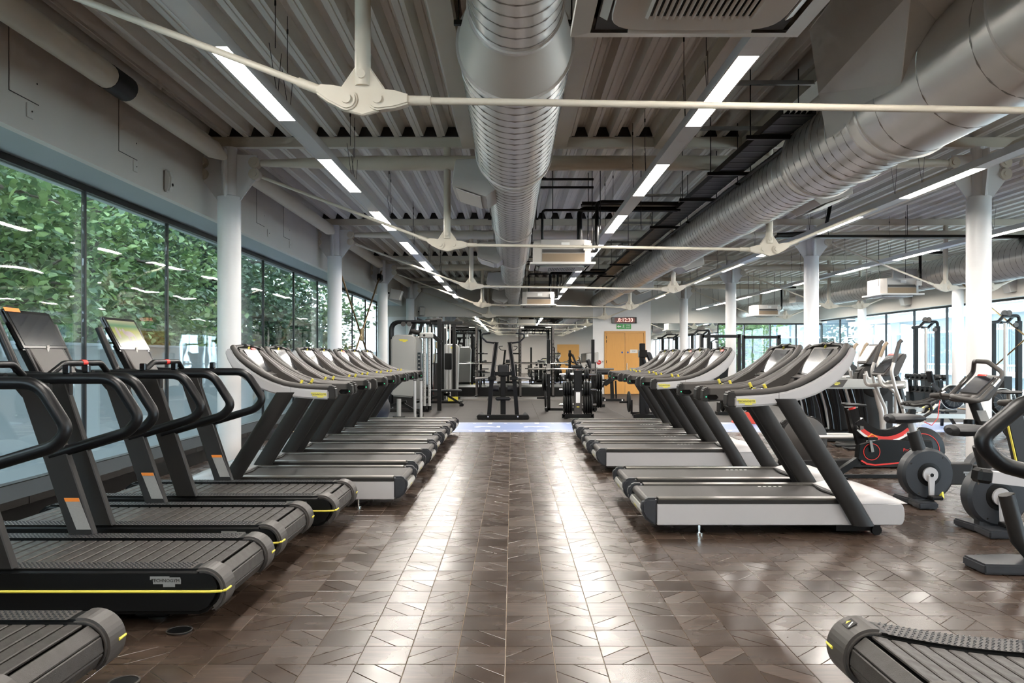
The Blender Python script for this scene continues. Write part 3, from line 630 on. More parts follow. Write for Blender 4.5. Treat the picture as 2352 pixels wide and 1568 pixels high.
# ------------------------------------------------------------------ outside
struct(MB().b2(-60, -4.7, -25, 60, -.5, -.1).build('ground', 'paving'), 'paved ground outside the tree window'); struct(MB().b2(13.5, 60, -25, 80, -.5, -.15).build('street', 'paving'), 'pale street outside'); struct(MB().b2(-20, 13.5, 34.9, 90, -.5, -.15).build('rear_ground', 'paving'), 'ground beyond the deep end')
o = MB().b2(-5.75, -5.6, -14, 40, -.1, 1.55).b2(-5.78, -5.57, -14, 40, 1.55, 1.585).build('boundary_wall', 'outside_wall'); tag(o, 'low pale boundary wall outside the tree window', 'wall')
def tree(x, y, h, rad, kind, lb, nl, ls, seed, spread=1.0, zlo=.3, trunkr=.22):
    r = random.Random(seed); t = thing('tree', lb, 'tree', (x, y, -.1), 0, 'trees outside the window')
    mb = MB(); top = Vector((r.uniform(-.4, .4), r.uniform(-.4, .4), h*.85))
    mb.tube([(0, 0, 0), (top.x*.3, top.y*.4, h*.3), (top.x*.5, top.y*.8, h*.6), top], [trunkr, trunkr*.75, trunkr*.5, trunkr*.15], 8)
    ends = []
    for k in range(11):
        z = h*(.22+.55*k/11); a = k*2.4+r.uniform(-.4, .4); L = rad*r.uniform(.7, 1.05)
        p0 = Vector((top.x*z/h, top.y*z/h, z)); p1 = p0+Vector((math.cos(a)*L*.5, math.sin(a)*L*.5, h*r.uniform(.0, .10))); p2 = p1+Vector((math.cos(a+.4)*L*.5, math.sin(a+.4)*L*.5, r.uniform(-.6, .5)))
        mb.tube([p0, p0.lerp(p1, .5)+Vector((0, 0, .12)), p1, p2], [trunkr*.42, trunkr*.32, trunkr*.22, .02], 6); ends += [p1, p2, p1.lerp(p2, .5), p0.lerp(p1, .7)]
        for q in range(2):
            b = a+r.uniform(-1.2, 1.2); e = p1+Vector((math.cos(b)*L*.4, math.sin(b)*L*.4, r.uniform(-.5, .6))); mb.tube([p1, p1.lerp(e, .5)+Vector((0, 0, .1)), e], [trunkr*.15, trunkr*.1, .012], 5); ends.append(e)
    mb.build('trunk', 'bark', t)
    cl = []
    for k in range(46):
        a = r.uniform(0, 2*PI); q = math.sqrt(r.random())*rad; z = h*r.uniform(zlo, 1.0); q *= .55+.45*math.sin(PI*min(1, max(.12, (z/h-zlo)/(1-zlo))))
        cl.append(Vector((q*math.cos(a), q*math.sin(a), z)))
    cl += ends
    vs = []; fs = []
    for k in range(nl):
        c = r.choice(cl); g = .42*spread
        p = c+Vector((r.gauss(0, g), r.gauss(0, g), r.gauss(0, g*.8)))
        m = Euler((r.uniform(-.9, .9), r.uniform(-.9, .9), r.uniform(0, 6.3))).to_matrix(); s = ls*r.uniform(.6, 1.25); o = len(vs)
        for u, v, w in ((-.5,0,0),(-.1,-.34,.05),(.35,-.22,0),(.6,0,-.08),(.35,.22,0),(-.1,.34,.05)): vs.append(p+m @ Vector((u*s, v*s, w*s)))
        fs.append((o, o+1, o+2, o+3, o+4, o+5))
    o = MB(); o.v = [tuple(v) for v in vs]; o.f = [list(f) for f in fs]; o.sm = [False]*len(fs)
    me = bpy.data.meshes.new('foliage'); me.from_pydata(o.v, [], o.f); me.materials.append(M[kind]); fo = link('foliage', me, t); fo['kind'] = 'stuff'
K = ('leaf_plane', 'leaf_green', 'leaf_dark')
tree(-9.6, 6.2, 7.6, 3.4, K[0], 'yellow green broad-leaved tree spreading low boughs over the nearest panes', 9000, .20, 1, 1.1, .22, .24)
tree(-9.2, 12.5, 7.2, 3.0, K[1], 'leafy green tree outside the pane before the first column', 14000, .15, 2, 1.0, .25)
tree(-9.4, 18.5, 7.5, 3.0, K[1], 'green tree outside just past the first column', 16000, .15, 4, 1.0, .2)
tree(-9.0, 25.5, 7.0, 3.0, K[2], 'dark green tree outside past the second column', 15000, .16, 5, 1.0, .2)
tree(-9.5, 33.0, 7.0, 3.2, K[1], 'green tree outside near the end wall', 12000, .18, 6, 1.0, .2)
tree(-14.5, 9.0, 9.5, 4.2, K[2], 'tall dark tree behind the yellow green one', 9000, .24, 7, 1.2, .12, .3)
tree(-15.0, 17.5, 9.5, 4.2, K[2], 'tall dark tree behind the first column', 13000, .28, 8, 1.2, .12, .3)
tree(-14.5, 27.0, 9.0, 4.2, K[1], 'tall green tree in the second row, farther on', 13000, .28, 9, 1.2, .12, .3)
tree(-11.8, 15.3, 7.8, 3.0, K[1], 'green tree tucked behind the pair flanking the first column', 9000, .17, 21, 1.0, .15)
tree(-11.8, 22.0, 7.8, 3.0, K[2], 'dark tree tucked behind the pair flanking the second column', 9000, .17, 22, 1.0, .15)
tree(-11.6, 29.5, 7.8, 3.2, K[1], 'green tree tucked behind the farther pair', 8000, .18, 23, 1.0, .15)
tree(-9.6, -1.0, 7.4, 3.2, K[0], 'yellow green tree level with the photographer', 7000, .2, 10, 1.0, .22)
tree(-21, 14, 11, 5.5, K[2], 'broad dark tree farthest behind the boundary wall', 8000, .34, 11, 1.5, .08, .3)
tree(-21, 27, 11, 5.5, K[2], 'broad dark tree at the far corner of the garden', 8000, .34, 12, 1.5, .08, .3)
tree(-19, 2, 11, 5.5, K[2], 'broad dark tree behind the one level with the photographer', 7000, .36, 14, 1.5, .08, .3)
tree(-17, 38, 10, 5, K[2], 'broad dark tree past the end wall', 7000, .34, 15, 1.5, .08, .3)
tree(-29, 22, 13, 7.5, K[2], 'very wide dark tree closing the view of the garden', 10000, .5, 16, 2.0, .05, .3)
tree(-28, 40, 13, 8, K[2], 'very wide dark tree closing the far corner of the garden', 10000, .5, 17, 2.0, .05, .3)
tree(-28, 7, 13, 7, K[2], 'very wide dark tree behind the nearest panes', 9000, .5, 18, 2.0, .05, .3)
tree(11.5, 41, 7, 3.0, K[1], 'green tree beyond the glazed end screen', 6000, .22, 13, 1.1, .1)
# street side buildings
bl = thing('office_building', 'pale office block with white window bands across the street', 'building', (24, 26, 0))
MB().b2(0, 8, -22, 30, -.15, 14).build('wall', 'facade', bl)
for fl in range(4):
    z = .9+fl*3.1
    MB().b2(-.5, 0, -22, 30, z-.5, z-.25).build('ledge', 'white_wall', bl)
    for k in range(20):
        y = -21.5+k*2.55
        f = MB().b2(-.06, .02, y, y+2.1, z, z+1.9).build('window', 'white_wall', bl); MB().b2(-.08, -.05, y+.1, y+1.0, z+.1, z+1.8).b2(-.08, -.05, y+1.1, y+2.0, z+.1, z+1.8).build('pane', 'facade_dark', f)
b2 = thing('brick_building', 'grey block with curved bay farther along the street', 'building', (22, 62, 0))
MB().b2(-6, 8, -4, 4, -.15, 12).build('wall', 'facade_dark', b2)
for fl in range(3):
    for k in range(5):
        f = MB().b2(-5.6+k*2.6, -3.8+k*2.6, -4.06, -3.98, 1+fl*3, 2.8+fl*3).build('window', 'white_wall', b2); MB().b2(-5.5+k*2.6, -3.9+k*2.6, -4.08, -4.05, 1.1+fl*3, 2.7+fl*3).build('pane', 'screen', f)
# ------------------------------------------------------------------ silver and black treadmills
LOWER = [(.70,1.012),(.85,1.018),(1.0,1.028),(1.13,1.046),(1.26,1.075),(1.37,1.115),(1.47,1.17),(1.555,1.235),(1.62,1.31),(1.66,1.38),(1.68,1.44),(1.675,1.475)]
UPPER = [(.70,1.14),(.85,1.142),(1.0,1.152),(1.13,1.174),(1.24,1.215),(1.33,1.262),(1.41,1.312),(1.48,1.36),(1.54,1.405),(1.58,1.445),(1.60,1.475),(1.61,1.49)]
def treadmill(lb):
    t = thing('treadmill', lb, 'treadmill')
    for s in (-1, 1):
        y0, y1 = sorted((s*.325, s*.405))
        MB().prism([(.0,.19),(.002,.24),(.02,.277),(.06,.295),(.13,.295),(.13,.08),(.095,.08),(.03,.13)], y0, y1).build('end_cap', 'graphite', t, bevel=.018, seg=2)
        y0, y1 = sorted((s*.30, s*.405))
        MB().b2(.13, 1.66, y0, y1, .277, .293).build('foot_rail', 'rail_metal', t, bevel=.008, seg=2)
        y0, y1 = sorted((s*.33, s*.4035)); MB().b2(.13, 1.66, y0, y1, .250, .278).build('dark_band', 'charcoal', t)
        fr = [(2.05+.03*math.cos(a), .165+.085*math.sin(a)) for a in [(-PI/2+PI*k/6) for k in range(7)]]
        y0, y1 = sorted((s*.36, s*.402))
        MB().prism([(.125,.08)]+fr+[(.125,.25)], y0, y1).build('side_panel', 'silver', t, bevel=.006)
    MB().prism([(.03,.13),(.012,.17),(.03,.205),(.10,.205),(.13,.08),(.095,.08)], -.325, .325).build('rear_scoop', 'machine_grey', t, bevel=.006)
    o = MB().prism(badge_poly(.09, .04), -.001, .001, 'z').build('rear_badge', 'badge_yellow', t); o.location = (.018, 0, .158); o.rotation_euler = (PI/2+.45, 0, -PI/2)
    MB().cyl((.075, -.325, .243), (.075, .325, .243), .036, n=18).build('rear_roller', 'charcoal_mid', t)
    MB().b2(.075, 1.68, -.30, .30, .262, .279).b2(.10, 1.7, -.34, .34, .09, .255).build('running_belt', 'belt', t)
    mk = MB()
    for k in range(5): mk.b2(1.12+k*.045, 1.145+k*.045, .24, .262, .279, .2797)
    mk.build('belt_print', 'white_print', t)
    rings = []
    for k in range(9):
        q = k/8; u = 1.62+.48*q; hw = .405-.012*q**3; top = .302+.055*math.sin(PI*min(1, q*1.05))*(1-.3*q)-.06*q**4; ring = []
        for j in range(15):
            a = PI*j/14; c = math.cos(a); y = hw*(abs(c)**.55)*(1 if c > 0 else -1); ring.append((u+.035*math.sin(a)*q**2, y, .250+(top-.250)*(math.sin(a)**.6)))
        rings.append(ring+[(u, -hw*.5, .245), (u, hw*.5, .245)])
    hd = MB().loft(rings).build('motor_hood', 'silver', t)
    o = MB().prism(badge_poly(.17, .055), 0, .002, 'z').build('hood_badge', 'badge_silver', t); o.location = (1.83, .08, .342); o.rotation_euler = (0, .03, -PI/2)
    MB().tube([(1.62, -.30, .285), (1.58, 0, .29), (1.62, .30, .285)], .012, 6).build('hood_lip', 'charcoal', t)
    for s in (-1, 1):
        rings = []
        for (u, z) in ((1.735, .085), (1.64, .25), (1.12, 1.08)):
            rings.append([(u+.088*math.cos(2*PI*j/18), s*.435+.042*math.sin(2*PI*j/18), z) for j in range(18)])
        MB().loft(rings).build('upright', 'charcoal', t)
        y0, y1 = sorted((s*.33, s*.40))
        MB().prism(LOWER+UPPER[::-1], y0, y1).build('arm', 'charcoal_mid', t, bevel=.012)
        mid = [(a[0]+(b[0]-a[0])*.70, a[1]+(b[1]-a[1])*.70) for a, b in zip(LOWER, UPPER)]
        y0, y1 = sorted((s*.40, s*.448)); lo = [(.725, 1.012)]+LOWER[1:]
        sp = MB().prism(lo+mid[1:][::-1]+[(.725, 1.098)], y0, y1).build('arm_panel', 'silver', t, bevel=.012, seg=2)
        MB().tube([(u, s*.41, z-.016) for u, z in UPPER]+[(1.63, s*.38, 1.497)], .027, 10).build('arm_rim', 'charcoal_mid', t)
        MB().prism([(.66,1.03),(.67,1.012),(.735,1.012),(.735,1.14),(.69,1.14),(.665,1.12)], *sorted((s*.33, s*.445))).build('arm_tip', 'charcoal', t, bevel=.012, seg=2)
        MB().b2(1.07, 1.072, *sorted((s*.4465, s*.449)), 1.03, 1.13).build('panel_joint', 'charcoal', sp)
        logo(t, (.815, s*.4495, 1.055), '-y' if s < 0 else '+y', .145)
        MB().prism([(.70,1.045),(.72,1.03),(.775,1.03),(.795,1.052),(.775,1.075),(.70,1.075)], *sorted((s*.322, s*.331))).build('cup_sensor', 'black_gloss', t)
        MB().b2(.685, .691, *sorted((s*.3195, s*.331)), 1.052, 1.059).build('green_lamp', 'led_green', t)
        MB().prism([(1.02,1.125),(1.16,1.16),(1.36,1.275),(1.60,1.48),(1.57,1.36),(1.44,1.19),(1.3,1.13)], *sorted((s*.26, s*.335))).build('side_fairing', 'charcoal_mid', t, bevel=.015)
        MB().cyl((1.05, s*.20, 1.14), (1.03, s*.20, 1.185), .013, n=10).build('safety_key', 'yellow', t); MB().box((1.06, s*.20, 1.135), (.04, .03, .03)).build('key_socket', 'black_gloss', t)
    MB().tube(fillet([(.90, -.34, 1.085), (1.06, -.25, 1.125), (1.06, .25, 1.125), (.90, .34, 1.085)], .08), .021, 10).build('hand_bar', 'charcoal', t)
    for s in (-1, 1): MB().cyl((1.058, s*.06, 1.125), (1.058, s*.16, 1.125), .0225, n=12).build('pulse_grip', 'chrome', t)
    cb = MB().prism([(1.37,1.15),(1.40,1.21),(1.455,1.262),(1.605,1.478),(1.625,1.50),(1.66,1.498),(1.665,1.46),(1.60,1.26),(1.50,1.13)], -.27, .27).build('console', 'charcoal_mid', t, bevel=.012, seg=2)
    n = Vector((-(1.478-1.262), 0, (1.605-1.455))).normalized(); c = Vector((1.525, 0, 1.364))+n*.004; ang = math.atan2(1.478-1.262, 1.605-1.455)
    o = MB().box((0, 0, 0), (.245, .385, .012)).build('screen', 'screen', cb); o.location = c; o.rotation_euler = (0, -ang, 0)
    o2 = MB().box((0, 0, 0), (.262, .405, .010)).build('screen_bezel', 'black_gloss', cb); o2.location = c-n*.002; o2.rotation_euler = (0, -ang, 0)
    MB().b2(1.385, 1.445, -.19, .19, 1.225, 1.238).build('tablet_shelf', 'charcoal', cb, bevel=.004)
    MB().tube([(1.615, -.39, 1.475), (1.635, -.30, 1.50), (1.63, 0, 1.515), (1.635, .30, 1.50), (1.615, .39, 1.475)], .024, 10, sy=.7).build('top_visor', 'charcoal', cb)
    for k in (-1, 1): MB().box((1.617, k*.09, 1.52), (.04, .07, .012), (0, -.5, 0)).build('vent', 'black_gloss', cb)
    o = MB().prism(badge_poly(.05, .022), 0, .003, 'z').build('console_badge', 'badge_yellow', cb); o.location = (1.608, 0, 1.487); o.rotation_euler = (0, -ang, -PI/2)
    for s in (-1, 1):
        MB().cyl((.47, s*.34, 0), (.47, s*.34, .012), .032, n=14).cyl((.47, s*.34, .012), (.47, s*.34, .09), .011, n=8).build('levelling_foot', 'chrome', t)
        MB().cyl((1.86, s*.36, .04), (1.86, s*.40, .04), .039, n=16).build('wheel', 'black_paint', t)
    MB().b2(1.55, 1.90, -.37, .37, .03, .085).build('under_frame', 'black_paint', t)
    return t
EX_R = [(1.02, 6.72), (1.015, 7.74), (1.016, 10.09), (.99, 11.08), (1.06, 12.07), (1.01, 13.04), (1.065, 14.01)]
EX_L = [(-.972, 7.85), (-1.0, 8.94), (-.97, 10.08), (-1.01, 11.15), (-.993, 12.22), (-.99, 13.22), (-.965, 14.25)]
NUM = ('first', 'second', 'third', 'fourth', 'fifth', 'sixth', 'seventh')
t0 = None
for k, (x, y) in enumerate(EX_R):
    lb = 'silver and black treadmill in the row on the bike side, '+NUM[k]+' from the camera'
    if t0 is None: t0 = treadmill(lb); t0.location = (x, y, 0); t0['group'] = 'silver treadmills on the bike side'
    else: dup(t0, (x, y, 0), 0, lb)
for k, (x, y) in enumerate(EX_L): dup(t0, (x, y, 0), PI, 'silver and black treadmill in the row on the tree window side, '+NUM[k]+' from the camera', 'silver treadmills on the tree window side')
# orange stickers on some consoles
def sticker(x, y, d): 
    o = MB().box((0, 0, 0), (.035, .10, .003)).build('sticker', 'red'); return o
for c in [o for o in list(COL.objects) if o.name.split('.')[0] == 'console']:
    rt = c.parent
    if (round(rt.location.x, 3), round(rt.location.y, 2)) in ((1.016, 10.09), (1.01, 12.07), (-.972, 7.85), (-.993, 12.22), (.99, 13.03), (1.06, 12.07)):
        o = MB().box((0, 0, 0), (.03, .12, .004)).build('sticker', 'red', c); o.location = (1.600, -.12, 1.483); o.rotation_euler = (0, -.95, 0)

# ------------------------------------------------------------------ black slatted treadmills
def slat_run(curved):
    # centreline of the slat belt (u, z, tangent angle) from under the rear end over the top to the front
    if curved: zt = lambda u: .205+.105*((u-.95)/.9)**2
    else: zt = lambda u: .300
    pts = []; r = .10; z0 = zt(.1)-r
    for k in range(3, 0, -1):
        a = PI/2+k*.70; pts.append((.1+r*math.cos(a), z0+r*math.sin(a), a-PI/2))
    u = .118
    while u < 1.86:
        e = .01; pts.append((u, zt(u), math.atan2(zt(u+e)-zt(u-e), 2*e))); u += .0765
    return pts, zt
def slat_treadmill(lb, curved=False):
    t = thing('slat_treadmill', lb, 'treadmill')
    pts, zt = slat_run(curved); yi = .245 if curved else .278
    sm_ = MB().b2(-.0325, .0325, -yi+.006, yi-.006, -.014, 0).mesh('slat', 'slat', .004)
    for u, z, a in pts: link('slat', sm_, t, (u, 0, z), (0, -a, 0))
    MB().cyl((.1, -yi+.01, zt(.1)-.1), (.1, yi-.01, zt(.1)-.1), .078, n=18).build('rear_drum', 'black_paint', t)
    MB().b2(.13, 1.9, -yi+.008, yi-.008, .10, .19 if curved else .27).build('belt_core', 'black_paint', t)
    for s in (-1, 1):
        top = [(u, zt(u)+.012) for u in (.08, .2, .35, .5, .7, .95, 1.2, 1.4, 1.6, 1.8, 1.92)]
        prof = [(.12,.075),(.06,.10),(.02,.16),(.0,.22),(.015,.27),(.04,.298 if not curved else .305)]+top+[(2.0,.25),(2.02,.18),(1.97,.10),(1.9,.075)]
        sk = MB().prism(prof, *sorted((s*yi, s*.43))).build('side_skirt', 'black_paint', t, bevel=.022, seg=3)
        tp = MB(); vs = []
        top2 = [(u, zt(u)+.0135) for u in [.16+.05*k for k in range(35)]]
        n = len(top2)
        vs = [(u, s*(yi+.008), z) for u, z in top2]+[(u, s*.412, z) for u, z in top2]
        tp.add(vs, [(i, i+1, n+i+1, n+i) for i in range(n-1)]); tp.build('tread_strip', 'charcoal_mid', t)
        db = MB()
        for k in range(68):
            u = .18+.0252*k
            for q in range(8): db.box((u+(q % 2)*.012, s*(yi+.017+(.402-yi-.017)/7*q), zt(u)+.0145), (.013, .0045, .003), (0, 0, s*(.7 if q % 2 else -.7)))
        o = db.build('grip_studs', 'graphite', t); o['kind'] = 'stuff'
        zc = zt(.1)-.1; MB().prism([(.1+.122*math.cos(a), zc+.122*math.sin(a)) for a in [R_(72+9*k) for k in range(20)]]+[(.1+.092*math.cos(a), zc+.092*math.sin(a)) for a in [R_(243-9*k) for k in range(20)]], *sorted((s*(yi-.002), s*.436))).build('rear_corner', 'charcoal_mid', t, bevel=.012, seg=2)
        MB().tube([(1.92, s*.432, .198), (.06, s*.4365, .20), (.0, s*.4345, .203), (-.018, s*.425, .206), (-.022, s*.36, .207)], .007, 6).build('yellow_stripe', 'yellow', t)
        logo(t, (.29, s*.432, .14 if curved else .25), '-y' if s < 0 else '+y', .16, False)
        up = MB().prism([(1.08,.31),(1.235,.31),(1.55,1.24),(1.39,1.24)], *sorted((s*.372, s*.428))).build('upright', 'charcoal', t, bevel=.006)
        MB().prism([(1.36,1.16),(1.53,1.16),(1.60,1.245),(1.95,1.225),(1.95,1.285),(1.36,1.285)], *sorted((s*.378, s*.422))).build('upper_bracket', 'charcoal', t, bevel=.006)
        MB().tube(fillet([(1.97, s*.40, 1.225), (.80, s*.40, 1.225), (.60, s*.40, 1.06), (.70, s*.40, .96), (1.30, s*.40, .80)] if curved else [(1.97, s*.40, 1.275), (.965, s*.40, 1.275), (.81, s*.40, 1.03), (.88, s*.40, .945), (1.36, s*.40, .80)], .15, 6), .034, 14).build('hand_rail', 'black_tube', t)
        MB().tube(fillet([(1.60, s*.33, 1.285), (1.745, s*.33, 1.29), (1.90, s*.33, 1.64)], .06), .027, 12).build('push_handle', 'black_tube', t)
        MB().b2(1.24, 1.285, *sorted((s*.385, s*.42)), 1.305, 1.36).build('rail_clip', 'black_gloss', t, bevel=.006)
    for s in ((-1, 1) if curved else ()):
        dc = MB().box((0, 0, 0), (.045, .06, .002)).build('direction_decal', 'charcoal', t); dc.location = (.045, s*.35, zt(.1)+.012); dc.rotation_euler = (0, -.55, 0)
        MB().prism([(-.012,.012),(.012,.012),(0,.026)], .001, .0022, 'z').build('decal_arrow', 'yellow', dc); MB().box((0, -.012, .0016), (.03, .006, .001), (0, 0, .5)).build('decal_figure', 'white_print', dc)
    lab = MB().prism([(1.098,.345),(1.185,.345),(1.262,.54),(1.172,.54)], -.372, -.369).build('warning_label', 'label_grey', t); MB().prism([(1.165,.518),(1.254,.518),(1.262,.54),(1.172,.54)], -.369, -.367).build('label_header', 'orange', lab)
    
    MB().b2(1.55, 1.97, -.38, .38, 1.235, 1.275).build('cross_beam', 'black_paint', t, bevel=.01)
    MB().tube(fillet([(1.52, -.40, 1.28), (1.50, -.24, 1.365), (1.50, .24, 1.365), (1.52, .40, 1.28)], .1), .022, 10).build('centre_handle', 'black_tube', t)
    MB().cyl((1.50, -.03, 1.366), (1.50, .03, 1.366), .0235, n=12).build('stop_button', 'red', t)
    MB().prism([(1.64,1.275),(1.69,1.275),(1.80,1.47),(1.76,1.47)], -.20, .20).build('control_panel', 'charcoal_mid', t, bevel=.006)
    MB().prism([(1.66,1.27),(1.72,1.27),(1.84,1.50),(1.78,1.50)], -.235, .235).build('console_neck', 'black_paint', t, bevel=.006)
    ang = math.atan2(.26, .14); c = Vector((1.84, 0, 1.59))
    o = MB().box((0, 0, 0), (.315, .55, .035)).build('console', 'black_gloss', t, bevel=.012, seg=2); o.location = c; o.rotation_euler = (0, -ang, 0)
    o2 = MB().box((0, 0, 0), (.25, .47, .003)).build('screen', 'screen', t); o2.location = c+Vector((-.26, 0, .14)).normalized()*.0185; o2.rotation_euler = (0, -ang, 0)
    if not curved: 
        o = MB().prism(badge_poly(.09, .03), 0, .002, 'z').build('panel_badge', 'white_print', t); o.location = (1.755, 0, 1.45); o.rotation_euler = (0, -1.06, -PI/2)
    for u in (.42, 1.6):
        MB().prism([(u-.14,.09),(u+.14,.09),(u+.08,.02),(u-.08,.02)], -.3, .3).build('foot_pod', 'black_paint', t, bevel=.01)
        for s in (-1, 1): MB().cyl((u, s*.22, 0), (u, s*.22, .022), .05, n=14).build('rubber_foot', 'black_paint', t)
    return t
SK = [(-1.70, 3.06, 'black slatted treadmill cut off by the picture corner below the window'), (-1.5, 4.57, 'black slatted treadmill with a full yellow stripe showing along its side'), (-1.52, 5.64, 'black slatted treadmill with a dark screen, between two others like it'), (-1.40, 6.72, 'black slatted treadmill with a lit green screen, next to the silver treadmills')]
s0 = slat_treadmill(SK[1][2]); s0.location = (SK[1][0], SK[1][1], 0); s0.rotation_euler = (0, 0, PI); s0['group'] = 'black slatted treadmills'
for i in (0, 2, 3): dup(s0, (SK[i][0], SK[i][1], 0), PI, SK[i][2])
sc_ = slat_treadmill('black curved-deck slat treadmill in the bottom corner nearest the bikes', True); sc_.location = (1.35, 2.96, 0)
# the lit screen of the fourth slatted treadmill shows a meadow with cows; sticker on the third
def meadow():
    m = bpy.data.materials.new('meadow_screen'); m.use_nodes = True; nt = m.node_tree; b = nt.nodes['Principled BSDF']
    tc = nt.nodes.new('ShaderNodeTexCoord'); sp = nt.nodes.new('ShaderNodeSeparateXYZ'); nt.links.new(tc.outputs['Object'], sp.inputs[0])
    cr = nt.nodes.new('ShaderNodeValToRGB'); mr = nt.nodes.new('ShaderNodeMapRange'); mr.inputs[1].default_value = -.125; mr.inputs[2].default_value = .125
    nt.links.new(sp.outputs[0], mr.inputs[0]); nt.links.new(mr.outputs[0], cr.inputs[0]); e = cr.color_ramp.elements
    e[0].color = lin('#6a7064'); e[1].color = lin('#85846a'); x = e.new(.6); x.color = lin('#7f8040'); x = e.new(.8); x.color = lin('#42654a')
    nt.links.new(cr.outputs[0], b.inputs['Base Color']); nt.links.new(cr.outputs[0], b.inputs['Emission Color']); b.inputs['Emission Strength'].default_value = .12; b.inputs['Roughness'].default_value = .15; M['meadow'] = m
meadow(); dm('cow_dark', '#5d4a48', .3)
for o in list(COL.objects):
    if o.name.split('.')[0] == 'screen' and o.parent and o.parent.name.startswith('slat_treadmill'):
        rt = o.parent
        if abs(rt.location.y-6.72) < .01:
            o.data = o.data.copy(); o.data.materials[0] = M['meadow']
            pic = MB()
            for (cx, cy, sx, sy) in ((.0, .02, .055, .16), (-.04, .1, .08, .03), (.02, -.05, .06, .05), (-.05, -.01, .07, .03), (.01, -.16, .11, .05), (.035, -.10, .03, .03)): pic.add([(cx+sx/2*math.cos(a), -cy+sy/2*math.sin(a), .0022) for a in [k*PI/6 for k in range(12)]], [tuple(range(12))])
            pic.build('screen_picture', 'cow_dark', o)
        if abs(rt.location.y-5.64) < .01: 
            p = MB().box((.15, .17, .0185), (.03, .17, .002)).build('sticker', 'orange', rt); p.location = (1.84, 0, 1.59); p.rotation_euler = (0, -math.atan2(.26, .14), 0)
# floor sockets near the slatted treadmills
for k, (x, y, lb) in enumerate(((-1.71, 4.12, 'round floor socket cover just behind the yellow-striped treadmill'), (-1.68, 3.47, 'round floor socket cover at the bottom edge by the nearest treadmill'))):
    r = thing('floor_socket', lb, 'floor socket', (x, y, 0)); MB().cyl((0, 0, 0), (0, 0, .006), .062, n=24).build('cover', 'black_paint', r); MB().lathe([(.058, .006), (.066, .006), (.066, .009), (.058, .009)], (0, 0, 0), n=24).build('rim', 'charcoal_mid', r)

